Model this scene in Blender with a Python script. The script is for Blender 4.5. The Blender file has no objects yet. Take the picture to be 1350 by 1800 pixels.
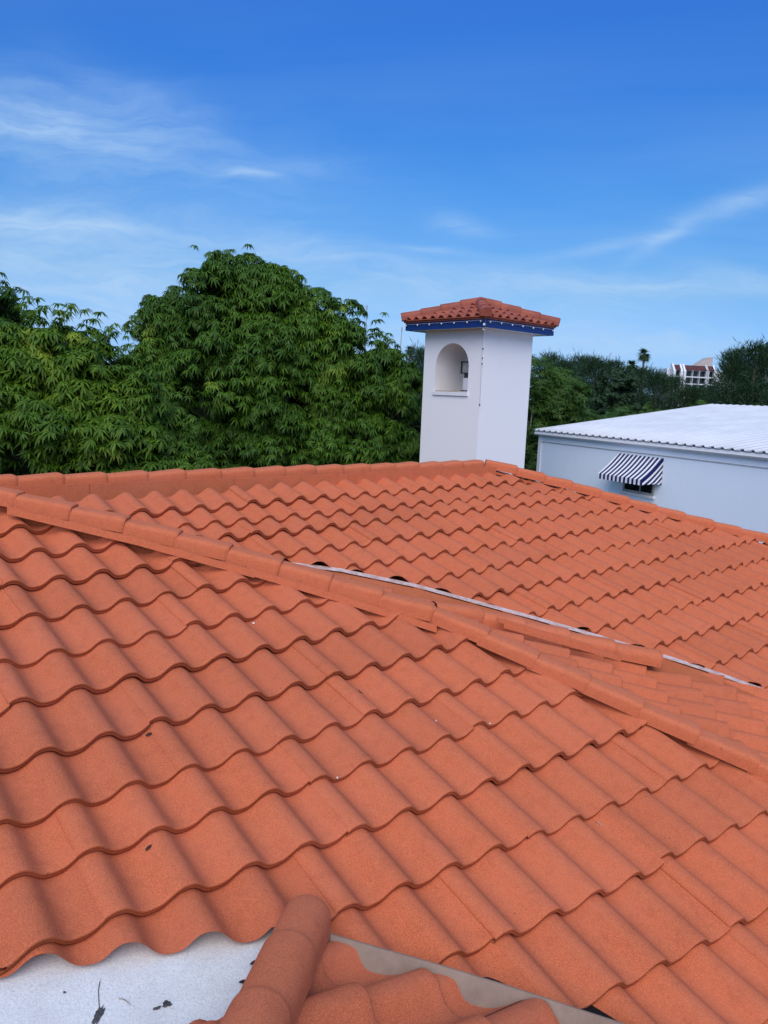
import bpy, bmesh, math, random
import numpy as np
from mathutils import Vector, Matrix
random.seed(7); RNG = np.random.default_rng(7)
C = bpy.context.scene.collection
SC = bpy.context.scene
H = 6.0                                   # eye height above the ground
PI = math.pi
# ------------------------------------------------------------------ camera
F_PX, PITCH, ROLL = 1355.6, 0.15317, 0.03996
cp, sp, cr, sr = math.cos(PITCH), math.sin(PITCH), math.cos(ROLL), math.sin(ROLL)
cam = bpy.data.objects.new('camera', bpy.data.cameras.new('camera')); C.objects.link(cam)
cam.matrix_world = Matrix(((cr, -sr, 0, 0), (sr*sp, cr*sp, -cp, 0), (sr*cp, cr*cp, sp, H), (0, 0, 0, 1)))
cam.data.sensor_fit = 'VERTICAL'; cam.data.sensor_height = 36; cam.data.sensor_width = 27
cam.data.lens = F_PX/1800*36; cam.data.clip_start = .05; cam.data.clip_end = 5000
SC.camera = cam
# ------------------------------------------------------------------ light
SUN_AZ, SUN_EL = math.radians(184), math.radians(42)
SC.view_settings.view_transform = 'Standard'; SC.view_settings.look = 'None'
SC.view_settings.exposure = 0.86; SC.view_settings.gamma = 1.0; SC.view_settings.use_curve_mapping = False
sd = Vector((math.sin(SUN_AZ)*math.cos(SUN_EL), math.cos(SUN_AZ)*math.cos(SUN_EL), math.sin(SUN_EL)))
sun = bpy.data.lights.new('sun', 'SUN'); sun.energy = 1.42; sun.angle = math.radians(58); sun.color = (1, .87, .74)
so = bpy.data.objects.new('sun', sun); C.objects.link(so); so.rotation_euler = (-sd).to_track_quat('-Z', 'Y').to_euler()
world = bpy.data.worlds.new('World'); SC.world = world; world.use_nodes = True

class NT:
    def __init__(s, t): s.t = t; s.t.nodes.clear()
    def n(s, ty, ins=None, **kw):
        nd = s.t.nodes.new('ShaderNode'+ty)
        for k, v in kw.items(): setattr(nd, k, v)
        for k, v in (ins or {}).items():
            if isinstance(v, bpy.types.NodeSocket): s.t.links.new(v, nd.inputs[k])
            else: nd.inputs[k].default_value = v
        return nd
    def math(s, op, a, b=0.0, c=None, clamp=False):
        i = {0: a, 1: b}
        if c is not None: i[2] = c
        return s.n('Math', i, operation=op, use_clamp=clamp).outputs[0]
    def ramp(s, fac, stops, interp='LINEAR'):
        nd = s.n('ValToRGB', {0: fac}); cr_ = nd.color_ramp; cr_.interpolation = interp
        while len(cr_.elements) < len(stops): cr_.elements.new(.5)
        for e, (p, c) in zip(cr_.elements, stops):
            e.position = p; e.color = (*c, 1) if len(c) == 3 else c
        return nd.outputs[0]
    def mix(s, f, a, b, mode='MIX'):
        nd = s.n('Mix', data_type='RGBA', blend_type=mode)
        for sock, v in ((nd.inputs[0], f), (nd.inputs[6], a), (nd.inputs[7], b)):
            if isinstance(v, bpy.types.NodeSocket): s.t.links.new(v, sock)
            else: sock.default_value = v if not isinstance(v, tuple) or len(v) == 4 else (*v, 1)
        return nd.outputs[2]


WISPS = [(-0.432, 0.297, 0.131, 0.0462, -0.1, 0.6), (-0.314, 0.278, 0.254, 0.0462, -0.135, 0.35), (-0.386, 0.182, 0.231, 0.0385, -0.012, 0.45), (-0.47, 0.192, 0.085, 0.0246, -0.012, 0.75), (-0.357, 0.191, 0.046, 0.0123, 0.005, 0.4), (-0.387, 0.116, 0.2, 0.0462, 0.04, 0.9), (-0.123, 0.171, 0.131, 0.0215, -0.1, 0.5), (-0.181, 0.261, 0.031, 0.0054, -0.047, 0.5), (-0.327, 0.343, 0.1, 0.0308, -0.396, 0.25), (0.416, 0.247, 0.069, 0.0123, 0.284, 0.7), (0.335, 0.206, 0.054, 0.0092, 0.599, 0.5), (0.081, 0.208, 0.038, 0.0108, -0.169, 0.45), (0.22, 0.15, 0.246, 0.0169, -0.012, 0.5), (0.122, 0.122, 0.231, 0.0262, -0.03, 0.6), (0.348, 0.145, 0.138, 0.0108, 0.04, 0.4), (0.334, 0.071, 0.292, 0.0231, 0.005, 0.7), (0.432, 0.162, 0.069, 0.0108, -0.1, 0.5), (-0.034, 0.071, 0.308, 0.0385, -0.012, 0.6), (-0.125, 0.272, 0.069, 0.0138, 0.145, 0.25), (0.047, 0.178, 0.046, 0.0046, -0.047, 0.45), (0.273, 0.193, 0.085, 0.0069, 0.215, 0.4)]
CLOUD = (2.5, 3.7, 5.3, 1)
def build_world():
    w = NT(world.node_tree)
    sky = w.n('TexSky', sky_type='NISHITA', sun_disc=False, sun_elevation=SUN_EL, sun_rotation=SUN_AZ,
              altitude=0, air_density=1.25, dust_density=.35, ozone_density=2.2)
    tc = w.n('TexCoord').outputs['Generated']
    xyz = w.n('SeparateXYZ', {0: tc})
    z = w.math('MAXIMUM', xyz.outputs[2], 0.0)
    den = w.math('ADD', z, .14)
    px = w.math('DIVIDE', xyz.outputs[0], den); py = w.math('DIVIDE', xyz.outputs[1], den)
    p = w.n('CombineXYZ', {0: px, 1: py, 2: 0.0}).outputs[0]
    mp = w.n('Mapping', {'Vector': p, 'Scale': (.42, 1.15, 1), 'Rotation': (0, 0, math.radians(12)), 'Location': (2.6, 3.4, 0)}).outputs[0]
    n1 = w.n('TexNoise', {'Vector': mp, 'Scale': 1.0, 'Detail': 8.0, 'Roughness': .52, 'Distortion': .9}).outputs[0]
    n2 = w.n('TexNoise', {'Vector': mp, 'Scale': .33, 'Detail': 3.0, 'Roughness': .5}).outputs[0]
    m1 = w.ramp(n1, [(.45, (0, 0, 0)), (.78, (1, 1, 1))])
    m2 = w.ramp(n2, [(.38, (.05, .05, .05)), (.62, (1, 1, 1))])
    # clouds thin out with height
    zf = w.ramp(z, [(0.0, (.55, .55, .55)), (.12, (1, 1, 1)), (.34, (.85, .85, .85)), (.52, (.12, .12, .12)), (.8, (.3, .3, .3))])
    left = w.ramp(w.math('MULTIPLY_ADD', xyz.outputs[0], -.9, .52), [(.1, (.7, .7, .7)), (.75, (1, 1, 1))])
    m = w.math('MULTIPLY', w.math('MULTIPLY', m1, m2), w.math('MULTIPLY', zf, left))
    # named wisps: centre and size as tangents of bearing and elevation, tilt, strength
    inv = w.math('DIVIDE', 1.0, w.math('MAXIMUM', xyz.outputs[1], .02))
    kx = w.math('MULTIPLY', xyz.outputs[0], inv); kz = w.math('MULTIPLY', xyz.outputs[2], inv)
    front = w.math('GREATER_THAN', xyz.outputs[1], .05)
    tot = None
    wig = w.n('TexNoise', {'Vector': w.n('CombineXYZ', {0: w.math('MULTIPLY', kx, 7.0), 1: w.math('MULTIPLY', kz, 16.0), 2: 3.7}).outputs[0], 'Scale': 1.0, 'Detail': 4.0}).outputs[0]
    wig = w.math('SUBTRACT', wig, .5)
    strk = w.n('TexNoise', {'Vector': w.n('CombineXYZ', {0: w.math('MULTIPLY', kx, 9.0), 1: w.math('MULTIPLY_ADD', kz, 60.0, w.math('MULTIPLY', wig, 5.0)), 2: 0.0}).outputs[0], 'Scale': 1.0, 'Detail': 6.0, 'Roughness': .62}).outputs[0]
    strk = w.ramp(strk, [(.28, (.32, .32, .32)), (.72, (1, 1, 1))])
    for (cx, cz, rx, rz, rot, st) in WISPS:
        ca, sa = math.cos(rot)/rx, math.sin(rot)/rx; cb, sb = math.cos(rot)/rz, math.sin(rot)/rz
        u = w.math('MULTIPLY_ADD', kx, ca, w.math('MULTIPLY_ADD', kz, sa, -(cx*ca+cz*sa)))
        v = w.math('MULTIPLY_ADD', kz, cb, w.math('MULTIPLY_ADD', kx, -sb, cx*sb-cz*cb))
        v = w.math('MULTIPLY_ADD', wig, 2.2, v)
        q = w.math('MULTIPLY', w.math('POWER', 2.718, w.math('MULTIPLY_ADD', u, w.math('MULTIPLY', u, -1.0), w.math('MULTIPLY', v, w.math('MULTIPLY', v, -1.0)))), st*.98)
        tot = q if tot is None else w.math('ADD', tot, q)
    tot = w.math('MULTIPLY', tot, strk)
    tot = w.math('MULTIPLY', tot, front)
    m = w.math('ADD', w.math('MULTIPLY', m, .55), w.math('MINIMUM', tot, .85), clamp=True)
    tint = w.ramp(z, [(0.0, (.20, .38, .95)), (.037, (.22, .39, .88)), (.13, (.235, .41, .66)), (.237, (.165, .41, .74)), (.335, (.13, .39, .82)), (.42, (.13, .40, .90)), (.6, (.75, .92, 1.0)), (.8, (1, 1, 1)), (1, (1, 1, 1))])
    hs = w.mix(1.0, sky.outputs[0], tint, 'MULTIPLY')
    up = w.ramp(z, [(.5, (1, 1, 1)), (.75, (1.7, 1.7, 1.6))])
    hs = w.mix(1.0, hs, up, 'MULTIPLY')
    hs = w.n('HueSaturation', {'Hue': .5, 'Saturation': 1.0, 'Value': 1.0, 'Color': hs}).outputs[0]
    col = w.mix(m, hs, CLOUD)
    bg = w.n('Background', {0: col, 1: 0.096})
    w.t.links.new(bg.outputs[0], w.n('OutputWorld').inputs[0])
build_world()
# ------------------------------------------------------------------ helpers
def tag(o, label=None, cat=None, group=None, kind=None):
    if label: o['label'] = label
    if cat: o['category'] = cat
    if group: o['group'] = group
    if kind: o['kind'] = kind
    return o
def empty(name, loc, label, cat, group=None):
    o = bpy.data.objects.new(name, None); C.objects.link(o); o.location = loc; o.empty_display_size = .3
    return tag(o, label, cat, group)
def link(name, me, mats, parent=None, loc=None):
    """mesh given in world coordinates; parented to an unrotated Empty"""
    o = bpy.data.objects.new(name, me); C.objects.link(o)
    for m in (mats if isinstance(mats, (list, tuple)) else [mats]): me.materials.append(m)
    if parent:
        o.parent = parent
        root = parent; off = Vector(parent.location)
        while root.parent: root = root.parent; off = off+Vector(root.location)
        me.transform(Matrix.Translation(-off))
    elif loc is not None:
        me.transform(Matrix.Translation(-Vector(loc))); o.location = loc
    return o
def np_mesh(name, V, Q, smooth=False, mi=None):
    me = bpy.data.meshes.new(name)
    V = np.asarray(V, np.float32); Q = np.asarray(Q, np.int32); k = Q.shape[1]
    me.vertices.add(len(V)); me.vertices.foreach_set('co', V.ravel())
    me.loops.add(Q.size); me.loops.foreach_set('vertex_index', Q.ravel())
    me.polygons.add(len(Q)); me.polygons.foreach_set('loop_start', np.arange(0, Q.size, k, dtype=np.int32))
    if smooth: me.polygons.foreach_set('use_smooth', np.ones(len(Q), bool))
    if mi is not None: me.polygons.foreach_set('material_index', np.asarray(mi, np.int32))
    me.update(calc_edges=True); me.validate()
    return me
class MB:
    """collects solids for one mesh object"""
    def __init__(s): s.V = []; s.F = []; s.M = []
    def add(s, V, F, m=0):
        b = len(s.V); s.V += [tuple(v) for v in V]; s.F += [tuple(i+b for i in f) for f in F]; s.M += [m]*len(F)
    def box(s, o, ax, ay, az, m=0):
        """box from corner o spanned by three vectors"""
        o, ax, ay, az = map(Vector, (o, ax, ay, az))
        v = [o, o+ax, o+ax+ay, o+ay]; v += [p+az for p in v]
        f = [(0, 3, 2, 1), (4, 5, 6, 7), (0, 1, 5, 4), (1, 2, 6, 5), (2, 3, 7, 6), (3, 0, 4, 7)]
        if ax.cross(ay).dot(az) < 0: f = [tuple(reversed(q)) for q in f]
        s.add(v, f, m)
    def tube(s, pts, rad, n=8, m=0, cap=True):
        pts = [Vector(p) for p in pts]; rr = rad if isinstance(rad, (list, tuple)) else [rad]*len(pts)
        V = []
        for i, p in enumerate(pts):
            d = (pts[min(i+1, len(pts)-1)]-pts[max(i-1, 0)]).normalized()
            a = d.orthogonal().normalized() if abs(d.z) > .9 else d.cross(Vector((0, 0, 1))).normalized()
            b = d.cross(a)
            for k in range(n):
                t = 2*PI*k/n; V.append(p+(a*math.cos(t)+b*math.sin(t))*rr[i])
        F = [(i*n+k, i*n+(k+1) % n, (i+1)*n+(k+1) % n, (i+1)*n+k) for i in range(len(pts)-1) for k in range(n)]
        if cap: F += [tuple(reversed(range(n))), tuple(range((len(pts)-1)*n, len(pts)*n))]
        s.add(V, F, m)
    def build(s, name, mats, parent=None, smooth=False, bevel=0, loc=None):
        me = bpy.data.meshes.new(name); me.from_pydata(s.V, [], s.F); me.update()
        for i, p in enumerate(me.polygons): p.material_index = s.M[i]; p.use_smooth = smooth
        if bevel:
            bm = bmesh.new(); bm.from_mesh(me)
            bmesh.ops.bevel(bm, geom=bm.edges[:], offset=bevel, segments=2, affect='EDGES', profile=.5)
            bm.to_mesh(me); bm.free()
        return link(name, me, mats, parent, loc)
# ------------------------------------------------------------------ materials
def pmat(name, col, rough=.7, spec=.5, build=None, metallic=0.0):
    m = bpy.data.materials.new(name); m.use_nodes = True; t = NT(m.node_tree)
    b = t.n('BsdfPrincipled', {'Base Color': (*col, 1), 'Roughness': rough, 'Metallic': metallic, 'Specular IOR Level': spec})
    t.t.links.new(b.outputs[0], t.n('OutputMaterial').inputs[0])
    if build: build(t, b)
    return m
def setin(t, b, k, v): t.t.links.new(v, b.inputs[k])
def coord(t): return t.n('TexCoord').outputs['Object']
def tile_nodes(c_dark, c_mid, c_light, grit=1.0):
    def f(t, b):
        p = coord(t)
        gr = t.n('TexNoise', {'Vector': p, 'Scale': 280.0, 'Detail': 3.0, 'Roughness': .75}).outputs[0]
        fine = t.n('TexNoise', {'Vector': p, 'Scale': 900.0, 'Detail': 1.0}).outputs[0]
        big = t.n('TexNoise', {'Vector': p, 'Scale': 2.1, 'Detail': 5.0, 'Roughness': .6}).outputs[0]
        med = t.n('TexNoise', {'Vector': p, 'Scale': 14.0, 'Detail': 6.0, 'Roughness': .7}).outputs[0]
        isl = t.n('NewGeometry').outputs['Random Per Island']
        base = t.ramp(gr, [(.33, c_dark), (.5, c_mid), (.68, c_light)])
        base = t.mix(t.math('MULTIPLY', t.ramp(big, [(.35, (0, 0, 0)), (.7, (1, 1, 1))]), .45), base, (.60, .170, .088, 1))
        base = t.mix(t.math('MULTIPLY', t.ramp(med, [(.5, (0, 0, 0)), (.75, (1, 1, 1))]), .35), base, (.30, .075, .04, 1))
        base = t.mix(.5, base, t.ramp(isl, [(0, (.78, .78, .8)), (.5, (1, 1, 1)), (1, (1.0, .94, .9))]), 'MULTIPLY')
        # sparse dark specks of dirt and moss
        v = t.n('TexVoronoi', {'Vector': p, 'Scale': 7.0, 'Randomness': 1.0})
        rnd = t.n('SeparateColor', {0: v.outputs['Color']}).outputs[0]
        dist = t.math('ADD', v.outputs['Distance'], t.math('MULTIPLY', med, .05))
        spot = t.math('MULTIPLY', t.math('LESS_THAN', dist, t.math('MULTIPLY_ADD', rnd, .05, .02)), t.math('GREATER_THAN', rnd, .55))
        base = t.mix(t.math('MULTIPLY', spot, .5), base, (.09, .045, .035, 1))
        setin(t, b, 'Base Color', base)
        bu = t.n('Bump', {'Strength': .55*grit, 'Distance': .0018, 'Height': t.math('ADD', gr, t.math('MULTIPLY', fine, .6))})
        bu2 = t.n('Bump', {'Strength': .35, 'Distance': .006, 'Height': med, 'Normal': bu.outputs[0]})
        setin(t, b, 'Normal', bu2.outputs[0])
    return f
M = {}
M['tile'] = pmat('sanded terracotta tile', (.4, .1, .05), .9, .25, tile_nodes((.27, .058, .024), (.55, .134, .056), (.74, .235, .115)))
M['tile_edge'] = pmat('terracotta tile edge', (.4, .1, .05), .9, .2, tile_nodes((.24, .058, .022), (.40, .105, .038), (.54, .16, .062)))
M['cap'] = pmat('sanded ridge cap', (.4, .1, .05), .9, .25, tile_nodes((.30, .068, .028), (.58, .150, .062), (.76, .245, .12)))
M['tower_tile'] = pmat('glazed clay tower tile', (.33, .06, .03), .6, .35, tile_nodes((.12, .030, .020), (.25, .056, .034), (.38, .095, .060), .5))
def plaster_nodes(dirt=.25, col=(.8, .8, .8), dcol=(.45, .43, .40), sc=1.0, bump=.25):
    def f(t, b):
        p = coord(t)
        a = t.n('TexNoise', {'Vector': p, 'Scale': 1.6*sc, 'Detail': 7.0, 'Roughness': .65}).outputs[0]
        g = t.n('TexNoise', {'Vector': p, 'Scale': 60.0*sc, 'Detail': 4.0, 'Roughness': .7}).outputs[0]
        mp = t.n('Mapping', {'Vector': p, 'Scale': (5*sc, 5*sc, .5*sc)}).outputs[0]
        s = t.n('TexNoise', {'Vector': mp, 'Scale': 2.0, 'Detail': 5.0, 'Roughness': .6}).outputs[0]
        d = t.math('MULTIPLY', t.ramp(t.math('MULTIPLY', t.math('ADD', a, s), .5), [(.44, (0, 0, 0)), (.72, (1, 1, 1))]), dirt)
        setin(t, b, 'Base Color', t.mix(d, (*col, 1), (*dcol, 1)))
        setin(t, b, 'Normal', t.n('Bump', {'Strength': bump, 'Distance': .004, 'Height': g}).outputs[0])
    return f
M['plaster'] = pmat('white painted render', (.8, .8, .8), .75, .3, plaster_nodes(.05, (.84, .82, .82), (.6, .58, .57)))
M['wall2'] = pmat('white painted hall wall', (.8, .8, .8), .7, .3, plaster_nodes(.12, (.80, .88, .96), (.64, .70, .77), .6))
M['trim'] = pmat('white trim paint', (.8, .8, .8), .5, .4, plaster_nodes(.2, (.78, .78, .79)))
M['blue'] = pmat('deep blue fascia paint', (.005, .04, .22), .45, .5, plaster_nodes(.5, (.004, .030, .17), (.008, .02, .09), 3, .4))
def deck_nodes(t, b):
    p = coord(t)
    a = t.n('TexNoise', {'Vector': p, 'Scale': 5.0, 'Detail': 8.0, 'Roughness': .7}).outputs[0]
    g = t.n('TexNoise', {'Vector': p, 'Scale': 120.0, 'Detail': 5.0, 'Roughness': .75}).outputs[0]
    k = t.n('TexNoise', {'Vector': p, 'Scale': 38.0, 'Detail': 5.0, 'Roughness': .7}).outputs[0]
    c = t.ramp(g, [(.3, (.50, .50, .51)), (.5, (.70, .70, .71)), (.7, (.80, .80, .80))])
    c = t.mix(t.math('MULTIPLY', t.ramp(a, [(.45, (0, 0, 0)), (.75, (1, 1, 1))]), .35), c, (.42, .41, .40, 1))
    c = t.mix(t.ramp(k, [(.74, (0, 0, 0)), (.78, (1, 1, 1))]), c, (.10, .09, .10, 1))
    setin(t, b, 'Base Color', c)
    setin(t, b, 'Normal', t.n('Bump', {'Strength': .7, 'Distance': .004, 'Height': g}).outputs[0])
M['deck'] = pmat('rough white roof coating', (.7, .7, .7), .85, .3, deck_nodes)
def noisy(c1, c2, sc=8.0, bump=.2, dist=.004):
    def f(t, b):
        p = coord(t)
        a = t.n('TexNoise', {'Vector': p, 'Scale': sc, 'Detail': 6.0, 'Roughness': .65}).outputs[0]
        setin(t, b, 'Base Color', t.ramp(a, [(.32, c1), (.68, c2)]))
        setin(t, b, 'Normal', t.n('Bump', {'Strength': bump, 'Distance': dist, 'Height': a}).outputs[0])
    return f
M['bronze'] = pmat('brown coated valley metal', (.2, .12, .1), .55, .5, noisy((.19, .120, .085), (.27, .18, .13), 9))
M['galv'] = pmat('faded pink grey flashing', (.5, .42, .4), .5, .5, noisy((.46, .28, .24), (.70, .56, .52), 16))
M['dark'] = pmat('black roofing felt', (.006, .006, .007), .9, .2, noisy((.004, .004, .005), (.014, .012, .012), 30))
M['glass'] = pmat('dark window glass', (.012, .014, .018), .08, .5, noisy((.008, .01, .012), (.02, .022, .03), 2, .02))
M['frame'] = pmat('grey window frame', (.38, .38, .36), .5, .5, noisy((.3, .3, .28), (.46, .46, .43), 12))
M['wood'] = pmat('weathered tan board', (.45, .35, .25), .8, .3, noisy((.30, .22, .15), (.58, .50, .40), 6))
M['navy'] = pmat('navy awning canvas', (.008, .012, .09), .85, .2, noisy((.006, .009, .07), (.012, .018, .12), 20))
M['canvas'] = pmat('white awning canvas', (.8, .8, .8), .85, .2, noisy((.70, .70, .72), (.82, .82, .82), 20))
M['bulb'] = pmat('frosted bulb', (.75, .75, .72), .2, .5, noisy((.6, .6, .6), (.8, .8, .78), 60))
M['black'] = pmat('black metal', (.012, .012, .014), .45, .5, noisy((.008, .008, .01), (.03, .03, .032), 20))
M['wire'] = pmat('pale cable', (.4, .4, .42), .5, .5, noisy((.3, .3, .32), (.5, .5, .52), 40))
M['bark'] = pmat('grey brown bark', (.12, .09, .06), .9, .2, noisy((.06, .045, .032), (.20, .16, .12), 9, .8, .02))
M['palmbark'] = pmat('pale palm bark', (.25, .2, .15), .9, .2, noisy((.16, .13, .10), (.34, .29, .23), 6, .6, .02))
M['roofmetal'] = pmat('white corrugated metal', (.75, .76, .8), .42, .5, noisy((.60, .61, .65), (.72, .73, .76), 1.2, .05))
M['roofpan'] = pmat('shade-painted pans of the metal roof', (.5, .52, .6), .5, .5, noisy((.34, .36, .43), (.46, .48, .55), 1.5, .05))  # rib shading painted in as a darker grey on the flat pans
M['beige'] = pmat('beige stair tower render', (.5, .44, .4), .8, .3, noisy((.40, .33, .30), (.52, .45, .41), .5, .1))
M['grime'] = pmat('bare dark patch', (.06, .06, .065), .9, .2, noisy((.035, .035, .04), (.11, .11, .11), 60, .8))
M['deadleaf'] = pmat('dry dark leaf', (.03, .02, .018), .8, .3, noisy((.012, .009, .01), (.06, .035, .025), 60))
M['twig'] = pmat('pale dry twig', (.32, .26, .2), .8, .3, noisy((.2, .16, .12), (.42, .36, .3), 60))
M['chip'] = pmat('white paint chip', (.8, .8, .8), .7, .3, noisy((.65, .65, .65), (.85, .85, .85), 60))
M['steel'] = pmat('dull steel', (.4, .4, .42), .35, .5, noisy((.3, .3, .32), (.5, .5, .52), 50), .8)
M['maroon'] = pmat('dark red roof panel', (.09, .03, .03), .7, .3, noisy((.06, .02, .02), (.12, .04, .04), .8))
def leaf_mat(name, stops, trans=.25, big=.5, rough=.5, yellow=None):
    def f(t, b):
        isl = t.n('NewGeometry').outputs['Random Per Island']
        p = coord(t)
        n = t.n('TexNoise', {'Vector': p, 'Scale': big, 'Detail': 3.0}).outputs[0]
        v = t.math('ADD', t.math('MULTIPLY', isl, .45), t.math('MULTIPLY_ADD', n, 1.3, -.38))
        c = t.ramp(v, stops)
        if yellow:
            y = t.n('TexNoise', {'Vector': p, 'Scale': 1.05, 'Detail': 1.0}).outputs[0]
            c = t.mix(t.ramp(y, [(.66, (0, 0, 0)), (.72, (.9, .9, .9))]), c, (*yellow, 1))
        setin(t, b, 'Base Color', c)
        tr = t.n('BsdfTranslucent', {'Color': t.mix(.5, c, (.16, .30, .02, 1))})
        mx = t.n('MixShader', {0: trans, 1: b.outputs[0], 2: tr.outputs[0]})
        out = [n_ for n_ in t.t.nodes if n_.bl_idname == 'ShaderNodeOutputMaterial'][0]
        t.t.links.new(mx.outputs[0], out.inputs[0])
    return pmat(name, (.05, .1, .02), rough, .35, f)
M['mango'] = leaf_mat('mango leaves', [(0, (.014, .046, .003)), (.4, (.039, .106, .005)), (.75, (.080, .168, .007)), (1, (.14, .24, .012))], .22, .55, .6, (.19, .30, .03))
M['mango2'] = leaf_mat('lighter mango leaves', [(0, (.020, .060, .003)), (.4, (.055, .128, .006)), (.75, (.108, .20, .008)), (1, (.18, .28, .015))], .25, .6, .6, (.24, .34, .03))
M['core'] = leaf_mat('inner foliage', [(0, (.006, .018, .005)), (1, (.018, .045, .010))], .0, .5, .8)  # dark leaf colour paints in the shade between the outer clusters
M['pine'] = leaf_mat('casuarina needles', [(0, (.010, .032, .014)), (.5, (.022, .058, .024)), (1, (.045, .092, .035))], .1, .35, .7)
M['bamboo'] = leaf_mat('bamboo leaves', [(0, (.018, .050, .008)), (.5, (.045, .105, .014)), (1, (.10, .19, .022))], .25, .7, .6)
M['palm'] = leaf_mat('palm fronds', [(0, (.030, .075, .012)), (.6, (.070, .150, .020)), (1, (.15, .24, .04))], .2, .8, .5)
M['palmdark'] = leaf_mat('fan palm fronds', [(0, (.012, .035, .012)), (1, (.035, .075, .022))], .1, .8, .6)
M['ground'] = pmat('grass and soil', (.05, .08, .03), .95, .2, noisy((.03, .05, .018), (.10, .11, .05), .8, .6, .05))
# ------------------------------------------------------------------ ground
g = MB(); g.add([(-1500, -600, 0), (1500, -600, 0), (1500, 2500, 0), (-1500, 2500, 0)], [(0, 1, 2, 3)])
tag(g.build('ground', M['ground']), kind='structure')
# ------------------------------------------------------------------ roof geometry (eye at the origin, then lifted by H)
E, W = .37, .2922
def basis(az, s):
    r = np.array([math.sin(az), math.cos(az), 0.]); th = math.atan(s)
    gg = np.array([math.cos(az)*math.cos(th), -math.sin(az)*math.cos(th), -math.sin(th)])
    n = np.cross(r, gg); n = n if n[2] > 0 else -n
    return r, gg, n
def warped(o, az, s, c, rows, ro, ca, cb, imin, imax, jmin, jmax):
    r, gg, n = basis(az, s); o = np.array(o)
    def pos(i, j, h, dg=0.0):
        ic = np.clip(i, imin, imax); jc = np.clip(j, jmin, jmax)
        a = (ic-ca)/5; b = (jc-cb)/5
        gi = i*E+c[0]*b*b+c[1]*a*b+c[2]*a*a*b+np.interp(i, rows, ro)+dg
        rj = j*W+c[3]*a*a+c[4]*a*b+c[5]*b*b
        nz = c[6]*a*a+c[7]*a*b+c[8]*b*b+h
        return o+rj[..., None]*r+gi[..., None]*gg+nz[..., None]*n
    return pos
posA = warped((-1.09245, 2.51565, -2.07305), .8312, .34526,
    [.00988134, .0996719, .05625521, -.02311732, .01681924, .00871944, -.04839992, .02104996, .01047409],
    list(range(-9, 4)), [-.02487512, -.01721169, -.00034909, .01494751, .03296131, .04324247, .05370484, .04452259, -.0087421, -.02592327, -.0333691, -.0418873, -.03702105],
    -4, 5, -9.5, 3.5, 0, 13.5)
posB = warped((-2.51088, 6.90107, -.92177), .85245, .31875,
    [.01393686, .03619514, .00709697, .06523396, -.01579669, .01214422, -.00565901, .00380358, .00856574],
    list(range(1, 12)), [.06815337, .02897166, -.06903592, -.05646683, -.04313253, -.03041612, -.01076825, .0024121, .02055701, .03521047, .05451504],
    6, 12, 0, 11.5, 0, 21.5)
HW, STEP = .070, .038
def wave(u):
    c = .5+.5*np.cos(2*PI*(u+.06+.012*np.sin(2*PI*u)))
    return HW*(.35*c+.65*c*c*(3-2*c))
NOSE = [(-.008, .001), (-.001, -.0003), (.0015, -.004), (.0018, -.0125), (-.008, -.016), (-.0015, -.0195), (-.002, -.033), (-.03, -.034)]
def tiles(pos, i0, i1, j0, j1, cuts=(), keep=None, nw=12, seed=0, panel=4, mat=('tile', 'tile_edge'), jit=1.0):
    """courses of wavy tile panels; pos(i, j, h, dg) -> points; returns mesh in world coords"""
    rg = np.random.default_rng(seed); VV = []; QQ = []; MI = []; nb = 0
    for i in range(i0, i1+1):
        off = int(rg.integers(0, panel)) if panel > 1 else 0
        j = j0-off
        while j < j1:
            a, b = max(j, j0), min(j+panel, j1)
            j += panel
            if b <= a: continue
            dz, dg_, tl = rg.normal(0, .003)*jit, rg.normal(0, .006)*jit, rg.normal(0, .003)*jit
            ns = (b-a)*nw+1
            jj = np.linspace(a-.27, b-.27+.02, ns)
            ss = [-1.12, -.75, -.4, -.12]
            u = jj-np.round(jj); hv = wave(u)-HW
            wob = .0012*np.sin(jj*2.3+i)*jit
            rows = []
            for s_ in ss:
                h = hv-STEP*(-s_)*1.0*np.ones(ns)+dz+tl*(jj-a)/panel
                rows.append(pos(i+s_*np.ones(ns), jj, h+wob, dg_))
            for ds, dh in NOSE:
                rows.append(pos(np.full(ns, float(i)), jj, hv+dh+dz+tl*(jj-a)/panel+wob, dg_+ds))
            P = np.array(rows); nr = len(P)
            # side skirt on the left edge
            idx = np.arange(nr*ns).reshape(nr, ns)
            q = np.stack([idx[:-1, :-1], idx[1:, :-1], idx[1:, 1:], idx[:-1, 1:]], -1).reshape(-1, 4)
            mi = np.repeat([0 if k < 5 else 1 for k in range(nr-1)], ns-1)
            V = P.reshape(-1, 3)
            sk = P[:5, 0].copy(); sk[:, 2] -= .010
            V = np.vstack([V, sk]); k0 = nr*ns
            sq = [[idx[k, 0], k0+k, k0+k+1, idx[k+1, 0]] for k in range(4)]
            q = np.vstack([q, sq]); mi = np.concatenate([mi, [1]*4])
            VV.append(V); QQ.append(q+nb); MI.append(mi); nb += len(V)
    V = np.vstack(VV); V[:, 2] += H
    me = np_mesh('tiles', V, np.vstack(QQ), True, np.concatenate(MI))
    bm = bmesh.new(); bm.from_mesh(me)
    for (px, py, nx, ny) in cuts:
        bmesh.ops.bisect_plane(bm, geom=bm.verts[:]+bm.edges[:]+bm.faces[:], dist=1e-5, plane_co=(px, py, 0), plane_no=(nx, ny, 0))
    if keep:
        dead = [f for f in bm.faces if not keep(f.calc_center_median())]
        bmesh.ops.delete(bm, geom=dead, context='FACES')
    me.clear_geometry(); bm.to_mesh(me); bm.free()
    return me
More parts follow.
